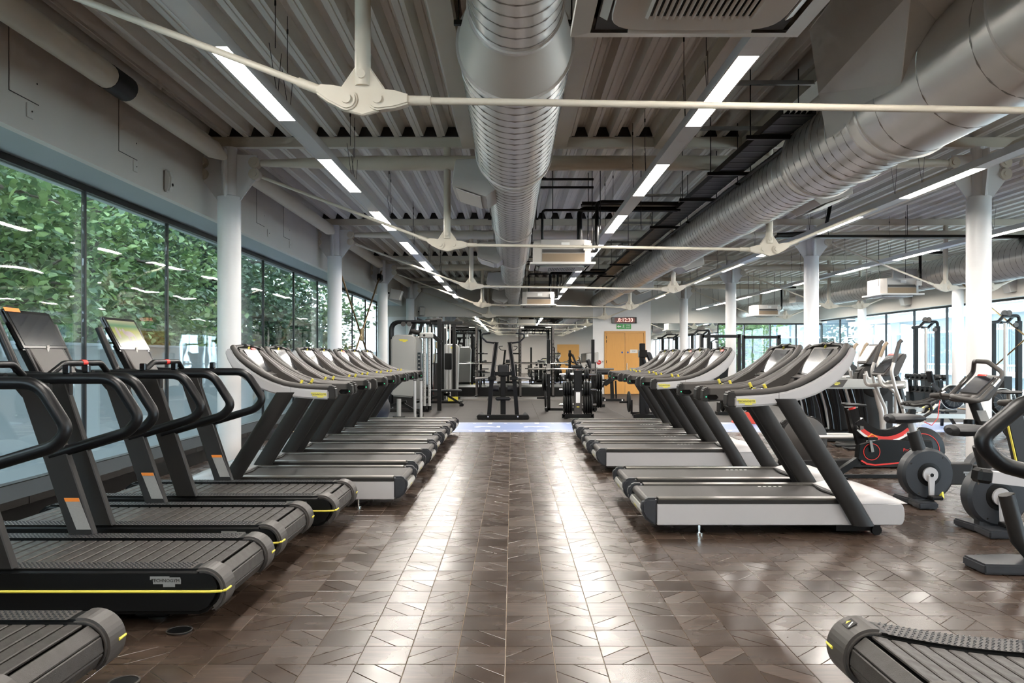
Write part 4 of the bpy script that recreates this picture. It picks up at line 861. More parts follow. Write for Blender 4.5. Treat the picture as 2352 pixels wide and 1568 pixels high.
# ------------------------------------------------------------------ upright bikes
def bike(lb):
    t = thing('exercise_bike', lb, 'exercise bike')
    def disc(x, r, nm):
        MB().lathe([(0, -.075), (r*.90, -.075), (r, -.05), (r, .05), (r*.90, .075), (0, .075)], (x, 0, .30), 'y', 36).build(nm, 'graphite', t)
    disc(0, .245, 'crank_housing'); disc(.60, .23, 'flywheel_housing')
    MB().b2(.0, .60, -.07, .07, .20, .40).build('centre_beam', 'charcoal', t, bevel=.01)
    for s in (-1, 1):
        MB().lathe([(.11, s*.076), (.11, s*.079), (.085, s*.082)], (0, 0, .30), 'y', 28).build('crank_recess', 'black_paint', t)
        c = MB().cyl((0, s*.085, .30), (0, s*.105, .30), .07, n=22).build('crank_hub', 'silver', t)
        e = (0.0 if s < 0 else 0.0, -.17*s)
        MB().prism([(-.035,.30),(.035,.30),(.025,.30-.20),(-.025,.30-.20)] if s < 0 else [(-.035,.30),(.035,.30),(.025,.50),(-.025,.50)], *sorted((s*.105, s*.125))).build('crank_arm', 'silver', t, bevel=.008)
        MB().cyl((0, s*.126, .30), (0, s*.128, .30), .018, n=12).build('crank_bolt', 'black_paint', t)
        z = .10 if s < 0 else .50; p = MB().b2(-.05, .06, *sorted((s*.125, s*.22)), z-.02, z+.015).build('pedal', 'black_paint', t, bevel=.008)
        MB().tube([(.06, s*.135, z), (.075, s*.17, z+.045), (.06, s*.21, z)], .009, 6).build('pedal_strap', 'yellow', p)
        logo(t, (.40, s*.072, .30), '-y' if s < 0 else '+y', .15, False)
        for a in (.9, 2.6, 4.2): MB().cyl((.2*math.cos(a), s*.074, .30+.2*math.sin(a)), (.2*math.cos(a), s*.078, .30+.2*math.sin(a)), .007, n=8).build('screw', 'chrome', t)
    MB().b2(-.14, .05, -.06, .06, .04, .16).build('rear_stem', 'graphite', t, bevel=.02)
    for x, w in ((-.10, .26), (.66, .24)):
        MB().prism([(x-.09,-w),(x+.09,-w),(x+.13,-w*.4),(x+.13,w*.4),(x+.09,w),(x-.09,w),(x-.06,0)], 0.006, .065, 'z').build('stabiliser_foot', 'graphite', t, bevel=.012, seg=2)
    MB().prism([(.55,.06),(.70,.06),(.66,.12),(.58,.12)], -.05, .05).build('front_stem', 'graphite', t)
    MB().tube([(-.02, 0, .40), (-.115, 0, .70)], [.066, .058], 18).build('seat_tube', 'charcoal', t); MB().cyl((-.11, 0, .69), (-.135, 0, .79), .034, n=14).build('seat_post', 'silver', t)
    rings = []
    for u, w, h in ((-.31, .05, .02), (-.29, .125, .045), (-.2, .135, .05), (-.1, .10, .045), (.0, .05, .035), (.05, .025, .015)):
        rings.append([(u-.05+.0, w*math.cos(2*PI*j/14), .82+h*math.sin(2*PI*j/14)) for j in range(14)])
    MB().loft(rings).build('saddle', 'upholstery', t)
    MB().tube([(.60, 0, .45), (.55, 0, .75), (.44, 0, 1.04)], [.075, .055, .05], 14).build('front_mast', 'charcoal', t)
    MB().prism([(.50,.80),(.585,.80),(.545,.90),(.46,.90)], -.054, .054).build('mast_label', 'label_grey', t)
    MB().lathe([(.05, -.03), (.05, .03), (.043, .03), (.043, -.02)], (.42, 0, .78), n=16).build('bottle_ring', 'black_paint', t)
    MB().prism([(.30,1.0),(.34,.97),(.52,1.0),(.66,1.2),(.64,1.235),(.58,1.22),(.40,1.05)], -.17, .17).build('console', 'charcoal_mid', t, bevel=.012)
    ang = math.atan2(.17, .18); o = MB().box((0, 0, 0), (.22, .29, .008)).build('screen', 'screen', t); o.location = (.487, 0, 1.142); o.rotation_euler = (0, -ang, 0)
    o = MB().box((0, 0, 0), (.02, .14, .004)).build('sticker', 'red', t); o.location = (.584, .07, 1.232); o.rotation_euler = (0, -ang, 0)
    for s in (-1, 1):
        MB().tube(fillet([(.20, s*.10, 1.04), (.15, s*.22, 1.03), (.36, s*.27, 1.00), (.60, s*.25, 1.25), (.53, s*.11, 1.36), (.50, 0, 1.365)], .07), .022, 10).build('handlebar', 'charcoal_mid', t)
        MB().tube([(.20, s*.10, 1.04), (.30, s*.10, 1.03), (.40, s*.08, 1.03)], .02, 8).build('inner_grip', 'charcoal_mid', t)
        MB().cyl((.485, s*.262, 1.135), (.545, s*.256, 1.20), .0232, n=10).build('pulse_grip', 'chrome', t)
    return t
b0 = bike('dark exercise bike whose saddle is nearest the camera'); b0.location = (3.87, 6.43, 0); b0['group'] = 'upright exercise bikes'
dup(b0, (3.93, 7.62, 0), 0, 'dark exercise bike with its handlebars in front of the wide column')
# recumbent at the picture edge
t = thing('recumbent_bike', 'recumbent bike with silver seat rail at the picture edge', 'exercise bike', (3.33, 5.3, 0))
MB().prism([(-.28,-.13),(.05,-.16),(.35,-.1),(.35,.1),(.05,.16),(-.28,.13)], .004, .07, 'z').build('stabiliser_foot', 'graphite', t, bevel=.012, seg=2)
MB().tube([(.14, 0, .05), (.02, 0, .2), (-.06, 0, .50)], [.045, .05, .05], 12).build('rail_leg', 'charcoal', t)
MB().bar((-.18, 0, .62), (1.1, 0, .47), .10, .075).build('seat_rail', 'silver', t); MB().bar((-.27, 0, .632), (-.17, 0, .618), .115, .095).build('rail_end_cap', 'black_paint', t, bevel=.02)
MB().bar((.16, -.053, .575), (.30, -.053, .558), .004, .028).build('stop_plate', 'black_gloss', t)
MB().b2(.55, .95, -.2, .2, .56, .66).build('seat', 'upholstery', t, bevel=.04); MB().prism([(.55,.62),(.63,.62),(.48,1.15),(.40,1.12)], -.18, .18).build('backrest', 'upholstery', t, bevel=.03)
MB().b2(1.0, 1.5, -.12, .12, .1, .7).build('drive_housing', 'graphite', t, bevel=.08); MB().b2(1.2, 1.5, -.25, .25, .004, .1).build('front_foot', 'graphite', t)
# ------------------------------------------------------------------ red and black racing bike trainer
t = thing('racing_bike_trainer', 'black racing-style trainer bike with red curved frame stripe', 'exercise bike', (4.15, 9.3, 0))
MB().b2(-.42, .62, -.03, .03, .004, .04).build('floor_bar', 'black_paint', t); MB().b2(-.42, -.36, -.26, .26, .004, .04).b2(.56, .62, -.26, .26, .004, .04).build('cross_foot', 'black_paint', t)
MB().bar((-.05, 0, .27), (-.38, 0, .05), .08, .07).build('rear_strut', 'black_paint', t)
MB().prism([(-.14,.40),(-.16,.22),(-.07,.16),(.05,.14),(.55,.20),(.72,.30),(.70,.44),(.1,.46)], -.055, .055).build('gear_case', 'black_paint', t, bevel=.012)
MB().prism([(-.13,.205),(-.06,.163),(.04,.147),(.48,.19),(.48,.205),(.04,.165),(-.05,.18),(-.11,.215)], -.058, .058).build('red_stripe', 'red', t)
MB().bar((-.10, 0, .40), (-.20, 0, .80), .07, .10).build('seat_tube', 'black_gloss', t); MB().cyl((-.2, 0, .80), (-.205, 0, .82), .04).build('red_collar', 'red', t)
def arc(r0, r1, a0, a1, c, n=14): return [(c[0]+r0*math.cos(a0+(a1-a0)*k/n), c[1]+r0*math.sin(a0+(a1-a0)*k/n)) for k in range(n+1)]+[(c[0]+r1*math.cos(a1-(a1-a0)*k/n), c[1]+r1*math.sin(a1-(a1-a0)*k/n)) for k in range(n+1)]
c = (.16, .86)
MB().prism(arc(.30, .40, PI*1.18, PI*1.85, c), -.045, .045).build('frame_curve', 'black_gloss', t); MB().prism(arc(.375, .42, PI*1.24, PI*1.74, c), -.049, .049).build('red_band', 'red', t); MB().prism(arc(.42, .445, PI*1.24, PI*1.74, c), -.049, .049).build('white_band', 'white_print', t)
o = text('frame_lettering', 'wattbike', .085, 'white_print', t, (.50, -.052, .585), (PI/2, -.62, 0)); text('model_lettering', 'Pro', .05, 'red', t, (.40, -.058, .33), FACE['-y'])
MB().lathe([(0, -.03), (.25, -.03), (.27, -.015), (.27, .015), (.25, .03), (0, .03)], (.60, 0, .32), 'y', 32).build('flywheel', 'black_paint', t); MB().lathe([(.192, -.034), (.20, -.034), (.20, .034), (.192, .034)], (.60, 0, .32), 'y', 32).build('flywheel_ring', 'red', t)
MB().lathe([(.09, -.062), (.098, -.062), (.098, -.058), (.09, -.058)], (.0, 0, .31), 'y', 24).build('crank_ring', 'red', t); MB().cyl((0, -.065, .31), (0, -.056, .31), .084, n=24).build('crank_disc', 'black_paint', t)
MB().bar((0, -.08, .31), (-.03, -.08, .47), .02, .03).bar((0, .08, .31), (.03, .08, .15), .02, .03).build('crank_arm', 'rail_metal', t)
for s, x, z in ((-1, -.03, .47), (1, .03, .15)):
    MB().b2(x-.06, x+.05, *sorted((s*.09, s*.17)), z-.015, z+.015).build('pedal', 'black_paint', t); MB().tube([(x-.05, s*.13, z+.01), (x, s*.13, z+.05), (x+.06, s*.13, z+.01)], .009, 6).build('toe_strap', 'orange', t)
MB().cyl((-.14, -.06, .57), (-.14, -.10, .60), .016).b2(-.16, -.12, -.12, -.08, .57, .61).build('seat_clamp', 'chrome', t)
rings = []
for u, w, h, z in ((-.16, .01, .012, .86), (-.13, .06, .02, .855), (-.06, .065, .02, .85), (.04, .03, .018, .845), (.13, .015, .014, .84)): rings.append([(u-.17, w*math.cos(2*PI*j/12), z+h*math.sin(2*PI*j/12)) for j in range(12)])
MB().loft(rings).build('saddle', 'upholstery', t); MB().b2(-.30, -.14, -.02, .02, .815, .828).build('seat_slider', 'chrome', t)
MB().bar((.44, 0, .52), (.50, 0, .80), .05, .07).build('steering_tube', 'black_paint', t); MB().b2(.38, .56, -.03, .03, .80, .83).build('bar_slider', 'rail_metal', t)
for s in (-1, 1):
    MB().tube(fillet([(.45, 0, .85), (.45, s*.19, .85), (.60, s*.20, .88), (.62, s*.20, .78), (.52, s*.20, .72)], .05), .017, 8).build('drop_bar', 'charcoal', t); MB().tube([(.42, s*.06, .86), (.62, s*.05, .88), (.76, s*.045, .93)], .018, 8).build('aero_bar', 'charcoal', t)
MB().box((.80, 0, .96), (.16, .12, .05), (0, -.5, 0)).build('monitor', 'black_gloss', t, bevel=.012); MB().tube([(.80, -.03, .90), (.74, -.1, .70), (.66, -.12, .62), (.58, -.1, .66)], .005, 5).build('red_cable', 'red', t)
# ------------------------------------------------------------------ cross trainers
def crosstrainer(lb):
    t = thing('cross_trainer', lb, 'cross trainer')
    MB().prism([(-.36,.10),(-.38,.55),(-.30,.62),(.02,.66),(.16,.58),(.22,.3),(.2,.1)], -.07, .07).build('drive_housing', 'charcoal', t, bevel=.03, seg=2)
    MB().lathe([(0, -.085), (.27, -.085), (.29, -.07), (.29, .07), (.27, .085), (0, .085)], (-.08, 0, .36), 'y', 32).build('drive_disc', 'charcoal_mid', t)
    for s in (-1, 1):
        MB().tube([(-.1, s*.16, .40), (.55, s*.16, .40), (1.02, s*.18, .33)], .022, 10).build('pedal_rail', 'silver_tube', t)
        MB().prism([(.36,.28),(.40,.24),(.75,.24),(.78,.30),(.73,.27),(.42,.27)], *sorted((s*.10, s*.26))).build('foot_plate', 'black_paint', t, bevel=.01)
        MB().tube(fillet([(1.02, s*.20, .33), (1.10, s*.24, .70), (.97, s*.27, 1.02), (.92, s*.27, 1.22), (1.03, s*.25, 1.58)], .18), .022, 10).build('swing_arm', 'silver_tube', t); MB().tube([(.955, s*.262, 1.33), (1.03, s*.25, 1.58), (1.06, s*.25, 1.61)], .026, 8).build('arm_grip', 'charcoal_mid', t)
        MB().tube(fillet([(.80, s*.20, 1.18), (.82, s*.22, 1.03), (1.12, s*.16, 1.05)], .08), .024, 8).build('fixed_handle', 'silver_tube', t)
        logo(t, (-.05, s*.087, .42), '-y' if s < 0 else '+y', .22, False)
    MB().b2(-.35, 1.35, -.10, .10, .004, .10).b2(1.2, 1.32, -.3, .3, .004, .06).b2(-.3, -.18, -.3, .3, .004, .06).build('base_frame', 'charcoal', t, bevel=.01)
    MB().tube([(1.35, 0, .08), (1.22, 0, .65), (1.12, 0, 1.1), (1.10, 0, 1.16)], [.06, .055, .05, .04], 14).build('mast', 'black_tube', t); MB().b2(1.02, 1.2, -.11, .11, 1.0, 1.1).build('mast_collar', 'machine_grey', t, bevel=.02); MB().bar((1.15, -.054, .86), (1.19, -.056, .76), .004, .05).build('mast_label', 'label_grey', t)
    MB().prism([(.86,1.17),(.90,1.155),(1.05,1.165),(1.17,1.43),(1.14,1.45),(1.09,1.44)], -.19, .19).build('console', 'charcoal_mid', t, bevel=.015, seg=2)
    ang = math.atan2(.27, .23); o = MB().box((0, 0, 0), (.27, .30, .008)).build('screen', 'screen', t); o.location = (.973, 0, 1.306); o.rotation_euler = (0, -ang, 0)
    o = MB().box((0, 0, 0), (.02, .15, .004)).build('sticker', 'red', t); o.location = (1.08, .07, 1.432); o.rotation_euler = (0, -ang, 0)
    return t
e0 = crosstrainer('cross trainer with a large round drive housing behind the front treadmills'); e0.location = (3.78, 10.2, 0); e0['group'] = 'cross trainers'
def vario(lb):
    # tall stepper-type cross trainer: dark tower, curved silver legs, side beams and swing handles
    t = thing('elliptical_stepper', lb, 'cross trainer')
    MB().prism([(.16,.14),(.20,.06),(.62,.10),(.66,.3),(.66,1.02),(.52,1.24),(.30,1.30),(.12,1.18),(.08,.9)], -.10, .10).build('tower', 'charcoal', t, bevel=.03, seg=2)
    MB().lathe([(0, -.115), (.24, -.115), (.26, -.10), (.26, .10), (.24, .115), (0, .115)], (.38, 0, 1.04), 'y', 30).build('flywheel_cover', 'charcoal', t)
    for s in (-1, 1):
        bm_ = MB().prism([(-.52,.955),(-.49,.92),(.36,.92),(.40,.96),(.38,1.0),(.30,1.06),(-.32,1.075),(-.48,1.06)], *sorted((s*.25, s*.33))).build('side_beam', 'machine_grey', t, bevel=.02, seg=2)
        MB().prism([(-.53,.945),(-.46,.945),(-.22,.945),(-.14,1.06),(-.46,1.055)], *sorted((s*.33, s*.335))).build('beam_nose', 'charcoal_mid', bm_); logo(bm_, (-.33, s*.337, 1.0), '-y' if s < 0 else '+y', .14)
        MB().tube([(.30, s*.29, .92), (.40, s*.27, .55), (.45, s*.24, .10)], [.05, .045, .045], 10).build('curved_leg', 'silver_tube', t)
        MB().tube([(-.05, s*.18, .92), (.06, s*.17, .55), (.12, s*.16, .20)], [.045, .045, .04], 10).build('pedal_lever', 'black_gloss', t)
        MB().tube([(.12, s*.18, .94), (.20, s*.17, .55), (.24, s*.16, .18)], [.03, .03, .03], 8).build('inner_lever', 'black_tube', t)
        MB().prism([(-.02,.18),(.0,.14),(.34,.14),(.38,.2),(.32,.17),(.02,.17)], *sorted((s*.10, s*.24))).build('foot_plate', 'black_paint', t)
        MB().tube(fillet([(.62, s*.26, .40), (.60, s*.30, .85), (.36, s*.34, 1.05), (.30, s*.34, 1.28), (.42, s*.33, 1.58)], .16), .024, 10).build('swing_arm', 'silver_tube', t); MB().tube([(.345, s*.338, 1.40), (.42, s*.33, 1.58), (.455, s*.33, 1.615)], .028, 8).build('arm_grip', 'tan_grip', t)
        MB().tube(fillet([(.16, s*.26, 1.18), (.18, s*.28, 1.06), (.42, s*.2, 1.08)], .07), .024, 8).build('fixed_handle', 'silver_tube', t)
        o = logo(t, (.52, s*.102, .60), '-y' if s < 0 else '+y', .24, False); o.rotation_euler = (o.rotation_euler[0], PI/2*(1 if s < 0 else -1), o.rotation_euler[2])
    MB().b2(-.1, .75, -.26, .26, .004, .07).build('base_frame', 'charcoal', t, bevel=.015)
    MB().tube([(.52, 0, 1.2), (.40, 0, 1.45)], .035, 10).build('mast', 'black_tube', t)
    MB().prism([(.20,1.30),(.23,1.285),(.36,1.29),(.47,1.58),(.44,1.60),(.39,1.595)], -.18, .18).build('console', 'charcoal_mid', t, bevel=.015, seg=2)
    ang = math.atan2(.295, .19); o = MB().box((0, 0, 0), (.28, .29, .008)).build('screen', 'screen_pale', t); o.location = (.292, 0, 1.452); o.rotation_euler = (0, -ang, 0)
    return t
v0 = vario('tall dark cross trainer with silver side beams, nearest of three'); v0.location = (5.20, 12.4, 0); v0['group'] = 'tall cross trainers'
dup(v0, (5.20, 13.45, 0), 0, 'tall dark cross trainer with silver side beams, middle of three'); dup(v0, (5.20, 14.55, 0), 0, 'tall dark cross trainer with silver side beams, farthest of three')
# ------------------------------------------------------------------ machines near the street window
def rower(lb):
    t = thing('rowing_machine', lb, 'rowing machine')
    MB().bar((-1.55, 0, .36), (-.1, 0, .34), .05, .08).build('seat_rail', 'rail_metal', t)
    MB().prism([(-.35,.26),(-.30,.40),(.02,.62),(.16,.60),(.10,.44),(-.05,.30)], -.05, .05).build('chain_housing', 'black_paint', t, bevel=.015); text('housing_lettering', 'concept 2', .085, 'white_print', t, (-.09, -.053, .45), (PI/2, -.62, 0))
    MB().lathe([(0, -.10), (.19, -.10), (.235, -.06), (.235, .06), (.19, .10), (0, .10)], (.22, 0, .60), 'y', 28).build('flywheel_cage', 'black_paint', t); MB().lathe([(.235, -.06), (.245, -.06), (.245, .0), (.235, .0)], (.22, 0, .60), 'y', 28).build('cage_rim', 'machine_grey', t)
    for k in range(12):
        a = 2*PI*k/12; MB().bar((.22+.07*math.cos(a), -.104, .60+.07*math.sin(a)), (.22+.2*math.cos(a), -.095, .60+.2*math.sin(a)), .008, .012).build('cage_spoke', 'charcoal_mid', t)
    for s in (-1, 1):
        MB().bar((.05, 0, .40), (.18, s*.28, .01), .04, .05).build('leg', 'black_paint', t); MB().bar((-1.45, 0, .34), (-1.50, s*.22, .01), .03, .04).build('leg', 'black_paint', t)
        MB().box((-.24, s*.13, .36), (.30, .11, .02), (0, -.75, 0)).build('foot_rest', 'machine_grey', t); MB().box((-.25, s*.13, .38), (.05, .115, .02), (0, -.75, 0)).build('foot_strap', 'yellow', t)
    MB().b2(-.85, -.62, -.13, .13, .42, .46).build('seat', 'upholstery', t, bevel=.015)
    MB().bar((.10, 0, .62), (-.16, 0, .86), .06, .07).build('monitor_arm', 'charcoal', t); MB().box((-.20, 0, 1.0), (.05, .19, .24), (0, -.2, 0)).build('monitor', 'black_paint', t, bevel=.015); MB().box((-.226, 0, 1.03), (.004, .13, .13), (0, -.2, 0)).build('monitor_screen', 'machine_grey', t)
    MB().cyl((-.42, -.22, .47), (-.42, .22, .47), .016, n=10).build('pull_handle', 'tan_grip', t)
    return t
r0 = rower('rowing machine with black fan cage behind the wide column, nearer the camera'); r0.location = (8.45, 14.2, 0); r0['group'] = 'rowing machines'
dup(r0, (8.5, 15.9, 0), 0, 'rowing machine with sloped lettered housing, the farther one')
t = thing('frame_bike', 'black frame bike with a thin yellow edge at the picture edge', 'exercise bike', (6.1, 9.8, 0))
MB().prism([(-.10,.75),(.10,.75),(.32,.10),(.05,.10)], -.06, .06).build('frame', 'charcoal', t, bevel=.015); MB().prism([(-.108,.74),(-.098,.74),(.05,.10),(.038,.10)], -.066, -.035).build('yellow_edge', 'yellow', t)
MB().b2(-.1, .7, -.12, .12, .004, .06).build('foot', 'charcoal', t, bevel=.01); MB().lathe([(0, -.07), (.2, -.07), (.22, 0), (.2, .07), (0, .07)], (.5, 0, .34), 'y', 28).build('flywheel', 'black_paint', t); MB().bar((-.05, 0, .74), (.5, 0, .70), .08, .08).build('top_beam', 'charcoal', t, bevel=.01)
for k in range(8): MB().cyl((.0+k*.05, -.043, .715), (.0+k*.05, -.041, .715), .008, n=8).build('scale_hole', 'white_print', t)
MB().cyl((0, 0, .75), (-.02, 0, .95), .03).build('seat_post', 'rail_metal', t); MB().b2(-.15, .12, -.07, .07, .95, .99).build('saddle', 'upholstery', t, bevel=.02); MB().tube([(.5, 0, .70), (.55, 0, 1.05)], .04).tube([(.55, -.2, 1.05), (.55, .2, 1.05)], .02).build('handlebar', 'charcoal', t)
def cable_station(lb):
    t = thing('cable_machine', lb, 'cable machine')
    MB().b2(-.45, .45, -.35, .35, .004, .06).build('base', 'black_paint', t, bevel=.01)
    MB().b2(-.36, -.26, -.06, .06, .06, 2.25).build('black_column', 'black_paint', t, bevel=.008); MB().cyl((.0, 0, .06), (.0, 0, 2.25), .045, n=14).build('steel_column', 'silver_tube', t); MB().b2(.28, .40, -.06, .06, .06, 2.3).build('rear_column', 'black_paint', t, bevel=.008)
    MB().b2(-.1, .1, -.12, .12, .06, .9).build('weight_stack', 'charcoal', t)
    MB().tube(fillet([(-.52, -.2, 2.25), (-.30, -.2, 2.27), (-.08, -.05, 2.42), (.20, 0, 2.43), (.34, 0, 2.43), (.36, 0, 2.2)], .08), .042, 10).build('top_arm', 'black_tube', t); MB().tube(fillet([(-.1, .05, 2.27), (.15, .2, 2.25), (.38, .3, 2.42)], .08), .04, 10).build('side_arm', 'black_tube', t)
    for x in (-.05, .06): MB().cyl((x, -.07, 2.5), (x, -.02, 2.5), .075, n=20).build('pulley', 'charcoal_mid', t)
    MB().cyl((.24, -.07, 2.2), (.24, -.02, 2.2), .06, n=18).build('pulley', 'charcoal_mid', t)
    for x in (-.22, -.16, .12, .18): MB().cyl((x, .02, .3), (x, .02, 2.3), .004, n=5).build('steel_cable', 'black_gloss', t)
    MB().b2(-.5, -.2, -.2, .2, .06, .35).build('foot_box', 'charcoal', t); MB().bar((-.30, -.065, .55), (-.30, -.065, .85), .03, .004).build('instruction_label', 'white_print', t)
    return t
c0 = cable_station('tall black cable machine by the street window, beyond the wide column'); c0.location = (12.35, 23.9, 0); c0['group'] = 'street window cable machines'
dup(c0, (12.5, 20.3, 0), 0, 'tall black cable machine by the street window at the picture edge'); dup(c0, (7.4, 31.5, 0), 0, 'black cable machine in the deep end beside the door core')
# dumbbell rack
t = thing('dumbbell_rack', 'low blue-black dumbbell rack at the street window', 'rack', (11.1, 21.5, 0))
for y in (-.8, .8): MB().prism([(-.3,.004),(.35,.004),(.35,.06),(.1,.10),(.02,.78),(-.08,.78),(-.02,.1),(-.3,.06)], y-.03, y+.03).build('end_frame', 'black_paint', t)
for z, x in ((.76, -.02), (.42, .12)): MB().b2(x-.14, x+.14, -.85, .85, z, z+.03).build('shelf', 'charcoal', t)
for z, x in ((.79, -.02), (.45, .12)):
    for k in range(7):
        y = 20.75+k*.25
        d_ = thing('dumbbell', 'round black dumbbell, '+('first', 'second', 'third', 'fourth', 'fifth', 'sixth', 'seventh')[k]+' along the '+('upper' if z > .6 else 'lower')+' shelf of the low rack', 'dumbbell', (11.1+x, y, z), 0, 'dumbbells on the low rack')
        MB().cyl((-.13, 0, .07), (.13, 0, .07), .015, n=8).build('grip', 'chrome', d_)
        for s in (-1, 1): MB().cyl((s*.06, 0, .07), (s*.14, 0, .07), .068, n=14).build('weight', 'plate_rubber', d_)

# ------------------------------------------------------------------ end zone machines
def plate(name_parent, x, y, z, r, w, axis='x'):
    prof = [(.03, -w/2), (r*.82, -w/2), (r*.84, -w*.38), (r*.94, -w*.38), (r, -w*.2), (r, w*.2), (r*.94, w*.38), (r*.84, w*.38), (r*.82, w/2), (.03, w/2)]
    return MB().lathe(prof, (x, y, z), axis, 26)
def plates(lbase, grp, items):
    for k, (x, y, z, r, w) in enumerate(items):
        o = plate(None, 0, 0, 0, r, w).build('weight_plate', 'plate_rubber', loc=(x, y, z)); tag(o, lbase+', '+('first', 'second', 'third', 'fourth', 'fifth', 'sixth')[k]+' from the tree window side', 'weight plate', grp)
# lever row machine in the centre
t = thing('lever_machine', 'black plate-loaded lever machine with two inclined posts in the aisle', 'strength machine', (-.20, 17.8, 0))
MB().tube(fillet([(-.50, .9, .06), (-.56, 0, .06), (.56, 0, .06), (.50, .9, .06)], .12), .05, 4).build('base_frame', 'black_paint', t)
MB().b2(-.57, .57, -.055, .0, .004, .11).build('front_beam', 'black_paint', t, bevel=.015)
for s in (-1, 1):
    MB().bar((s*.31, .1, .10), (s*.25, .05, .92), .10, .09).build('lower_post', 'black_paint', t); po = MB().bar((s*.26, .05, .80), (s*.145, -.05, 1.72), .11, .10).build('inclined_post', 'black_paint', t)
    for q in (-1, 1): MB().bar((s*.26+q*.038, -.006, .84), (s*.145+q*.038, -.107, 1.70), .004, .012).build('rail_strip', 'rail_metal', po)
    MB().b2(s*.24-.09, s*.24+.09, -.07, .1, .88, .95).build('stop_block', 'black_paint', t, bevel=.01)
    MB().cyl((s*.30, 0, .94), (s*.62, 0, .91), .025, n=12).build('plate_horn', 'rail_metal', t)
    MB().tube(fillet([(s*.16, .02, 1.70), (s*.36, 0, 1.72), (s*.47, 0, 1.83), (s*.47, 0, 1.90), (s*.28, 0, 1.92)], .05), .02, 8).build('pull_handle', 'black_tube', t)
    MB().cyl((s*.10, .3, .68), (s*.24, .3, .68), .075, n=16).build('roller_pad', 'upholstery', t); MB().cyl((s*.33, -.06, .07), (s*.33, -.065, .07), .018, n=8).build('bolt', 'chrome', t)
    MB().cyl((s*.42, -.02, .0), (s*.42, -.02, .02), .05, n=12).build('rubber_foot', 'black_paint', t)
MB().b2(-.06, .06, .2, .3, .1, .95).build('centre_post', 'black_paint', t, bevel=.008); MB().b2(-.25, .25, .1, .2, .98, 1.06).build('cross_tie', 'black_paint', t)
MB().b2(-.17, .17, .05, .35, .42, .50).build('seat', 'upholstery', t, bevel=.03); MB().b2(-.12, .12, .15, .35, .95, 1.22).build('chest_pad', 'upholstery', t, bevel=.03)
# plate tree
t = thing('plate_tree', 'black weight plate tree on the rubber floor near the treadmills', 'plate rack', (1.48, 18.0, 0))
MB().b2(-.36, .36, -.05, .03, .02, .12).b2(-.30, -.2, .0, .6, .02, .1).b2(.2, .3, .0, .6, .02, .1).build('base_frame', 'black_paint', t, bevel=.01); MB().b2(-.09, .09, -.02, .1, .1, 1.10).build('post', 'black_paint', t, bevel=.008)
MB().prism([(-.09,.10),(.09,.10),(.075,.62),(-.075,.62)], -.03, -.02).build('post_cover', 'charcoal_mid', t); MB().b2(-.045, .045, -.034, -.03, .36, .60).build('label', 'white_print', t); MB().b2(-.03, .03, -.034, -.03, .26, .285).build('yellow_badge', 'yellow', t)
for z in (.32, .66, 1.0): MB().cyl((-.42, .04, z), (.42, .04, z), .024, n=10).build('plate_peg', 'chrome', t)
for s in (-1, 1):
    for x in (-.32, .32): MB().b2(x-.02, x+.02, -.053, -.05, .05, .09).build('base_label', 'white_print', t)
for zz, r, xs, nm in ((.335, .225, (-.30, -.25, -.20, -.15, .15, .20, .25, .30), 'bottom'), (.68, .165, (-.31, -.255, -.20, -.145, .145, .20, .255), 'middle'), (1.01, .115, (-.24, -.19, .17, .22), 'top')):
    for k, x in enumerate(xs):
        o = plate(None, 0, 0, 0, r, .048).build('weight_plate', 'plate_rubber', loc=(1.48+x, 18.04, zz)); tag(o, 'black rubber plate on the '+nm+' peg of the plate tree, '+('first', 'second', 'third', 'fourth', 'fifth', 'sixth', 'seventh', 'eighth')[k]+' along', 'weight plate', 'plates on the plate tree')
# barbell stand
t = thing('barbell_stand', 'black barbell stand with two tall posts behind the plate tree', 'barbell rack', (1.49, 20.3, 0))
MB().b2(-.66, .66, -.04, .04, .03, .10).build('base_bar', 'black_paint', t, bevel=.008)
for s in (-1, 1):
    MB().b2(s*.56-.04, s*.56+.04, -.04, .04, .03, 1.83).build('post', 'black_paint', t, bevel=.006); MB().b2(s*.56-.045, s*.56+.045, -.045, -.04, .96, 1.22).build('steel_cover', 'rail_metal', t); MB().b2(s*.56-.03, s*.56+.03, -.10, -.04, 1.03, 1.06).build('bar_hook', 'black_paint', t)
    MB().b2(s*.60-.03, s*.60+.03, -.03, 1.0, .0, .06).build('floor_runner', 'black_paint', t)
    for z in (.35, .80): MB().cyl((s*.56, 0, z), (s*.86, 0, z), .025, n=10).build('plate_peg', 'black_paint', t)
t = thing('barbell', 'long steel barbell resting on the barbell stand', 'barbell', (1.49, 20.23, 1.085)); MB().cyl((-.66, 0, 0), (.66, 0, 0), .015, n=12).build('shaft', 'chrome', t)
for s in (-1, 1): MB().cyl((s*.66, 0, 0), (s*1.08, 0, 0), .025, n=14).build('sleeve', 'rail_metal', t); MB().cyl((s*.65, 0, 0), (s*.67, 0, 0), .04, n=14).build('collar', 'rail_metal', t)
plates('rubber plate low on the barbell stand pegs', 'plates on the barbell stand', [(1.49-.64, 20.3, .33, .22, .05), (1.49+.64, 20.3, .33, .225, .05), (1.49+.70, 20.3, .33, .225, .05), (1.49+.76, 20.3, .33, .225, .05)])
plates('rubber plate high on the barbell stand pegs', 'plates on the barbell stand', [(1.49-.70, 20.3, .76, .225, .05), (1.49-.64, 20.3, .76, .225, .05), (1.49+.64, 20.3, .76, .225, .05), (1.49+.70, 20.3, .76, .225, .05), (1.49+.76, 20.3, .76, .225, .05)])
